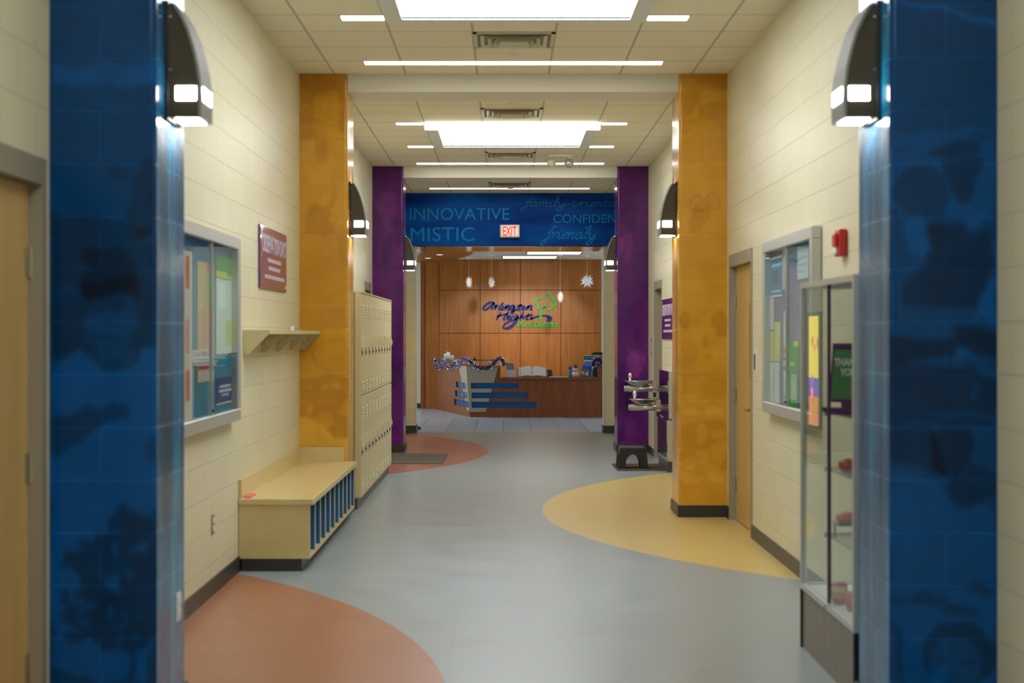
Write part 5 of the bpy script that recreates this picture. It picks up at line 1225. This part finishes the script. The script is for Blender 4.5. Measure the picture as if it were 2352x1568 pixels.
build('tree_emblem', b, m_lg, r, label='green outlined tree emblem')
b = BM(); a = lp(1080+1070/9.8, 640+1090/9.8, 0); c = lp(1080+1980/9.8, 640+965/9.8, 0)
add_text(b, 'Park District', a, (1, 0, 0), (0, 0, 1), c.x-a.x, c.z-a.z, .022, .035); build('lettering', b, m_lg, r, label='green words Park District')
# ---------------------------------------------------------------- hanging paper stars
def star(x, y, D, R, edge, lb, string_top, seed, n=14):
    c = P(x, y, D); r = thing('paper_star', c, lb, 'hanging star', 'white paper stars'); b = BM(); rng = random.Random(seed)
    k = 0
    for lay, (el, m) in enumerate(((0, n), (.4, n-2), (-.4, n-2), (.8, n-4), (-.8, n-4), (1.25, 5), (-1.25, 5))):
        for i in range(m):
            a = 2*PI*(i+.5*(lay % 2))/m+rng.uniform(-.08, .08)
            d = Vector((math.cos(a)*math.cos(el), math.sin(el)*edge, math.sin(a)*math.cos(el)))
            rr_ = R*rng.uniform(.8, 1.0)*(1 if lay == 0 else (.9, .9, .7, .7, .55, .55)[lay-1]); tube(b, d*R*.15, d*rr_, R*(.16 if n < 14 else .085), .001, n=4, cap=False)
    ball(b, (0, 0, 0), R*.27, R*.27, R*.27*edge)
    o = build('star_body', b, M('white paper star', (.80, .80, .82), .55), r, local=True)
    b = BM(); tube(b, (0, 0, R*.3), (0, 0, string_top-c.z), .0016, n=6); s_ = build('cord', b, m_whitep, r, local=True)
    b = BM(); rbox(b, -.05, .05, -.05, .05, string_top-c.z-.03, string_top-c.z, .004); build('ceiling_clip', b, m_whitep, r, local=True)
    return r, o
st, so = star(1349, 645, 31.0, .165, .75, 'large white paper star hanging at the right of the wood wall', LC, 4, 12)
for (x, y, D, rz, sd, lb, R) in ((1077, 648, 30.6, 1.15, 5, 'white paper star seen edge-on, leftmost over the desk', .142), (1129, 648, 30.6, 1.25, 6, 'white paper star, second from the left over the desk', .142), (1287, 682, 30.8, 1.2, 7, 'white paper star hanging next to the green tree emblem', .142)):
    s2, so2 = star(x, y, D, R, 1.0, lb, LC-.06 if x < 1110 else LC, sd, 18); so2.scale = (.58, 1, 1)
# ---------------------------------------------------------------- lobby lights
def lobby_linear(xa, xb, ya, yb, lb):
    D0, D1_ = (LC-EYE)*F/(VY-ya), (LC-EYE)*F/(VY-yb); Dm = (D0+D1_)/2
    r_ = thing('recessed_troffer', (onD((xa+xb)/2, Dm), Dm, LC), lb, 'ceiling light', 'lobby troffers')
    b = BM(); box(b, onD(xa, Dm), onD(xb, Dm), D0, D1_, LC-.006, LC); build('frame', b, m_alu, r_)
    b = BM(); box(b, onD(xa, Dm)+.04, onD(xb, Dm)-.04, D0+.05, D1_-.05, LC-.010, LC-.005); build('diffuser', b, M('troffer glow', (1, 1, 1), .4, emi=(1, .97, .92), es=3), r_)
lobby_linear(1207, 1338, 577.5, 583, 'long recessed lobby light, nearer to the header'); lobby_linear(1151, 1282, 587.5, 592.5, 'long recessed lobby light, nearer to the wood wall')
def spot(x, y, z, tgt, power, ang, lb, vis=True):
    r_ = thing('downlight', (x, y, z), lb, 'downlight', 'lobby downlights')
    b = BM(); lathe(b, [(.045, -.002), (.07, -.006), (.075, 0), (.045, 0)], (x, y, z), 20); build('trim_ring', b, m_whitep, r_)
    b = BM(); lathe(b, [(0, -.003), (.045, -.003), (.045, -.001), (0, -.001)], (x, y, z), 20); build('lamp_face', b, M('downlight glow', (1, 1, 1), .4, emi=(1, .9, .75), es=12), r_)
    L = bpy.data.lights.new('lamp', 'SPOT'); L.energy = power; L.color = (1, .86, .66); L.spot_size = ang; L.spot_blend = .7; L.shadow_soft_size = .04
    o = bpy.data.objects.new('lamp', L); COL.objects.link(o); o.parent = r_; o.location = (0, 0, -.02)
    o.rotation_euler = (Vector(tgt)-Vector((x, y, z-.02))).to_track_quat('-Z', 'Y').to_euler()
for i, (x, lb) in enumerate(((-.75, 'wall washing downlight over the left wood panels'), (.25, 'wall washing downlight over the logo'), (1.35, 'wall washing downlight over the right wood panels'))):
    spot(x, 28.2, LC-(.06 if i == 0 else 0), ((-.55, .25, .85)[i], WD, 1.45), (220, 420, 330)[i], .52, lb)
for x, y, lb in ((983, 592.5, 'small round downlight in the wood soffit, left of two'), (1010, 584.5, 'small round downlight in the wood soffit, right of two')):
    D = (LC-.06-EYE)*F/(VY-y); spot(onD(x, D), D, LC-.06, (onD(x, D), D, 0), 30, 1.6, lb)
# black wedge on the floor by the portal
b = BM(); p = P(960, 984, 25.6); lathe(b, [(0, 0), (.055, 0), (.05, .03), (.02, .05), (0, .05)], (p.x, p.y, 0), 16); solo('door_stop', b, m_black, 'small black object on the lobby floor behind the portal edge', 'door stop', None, True)
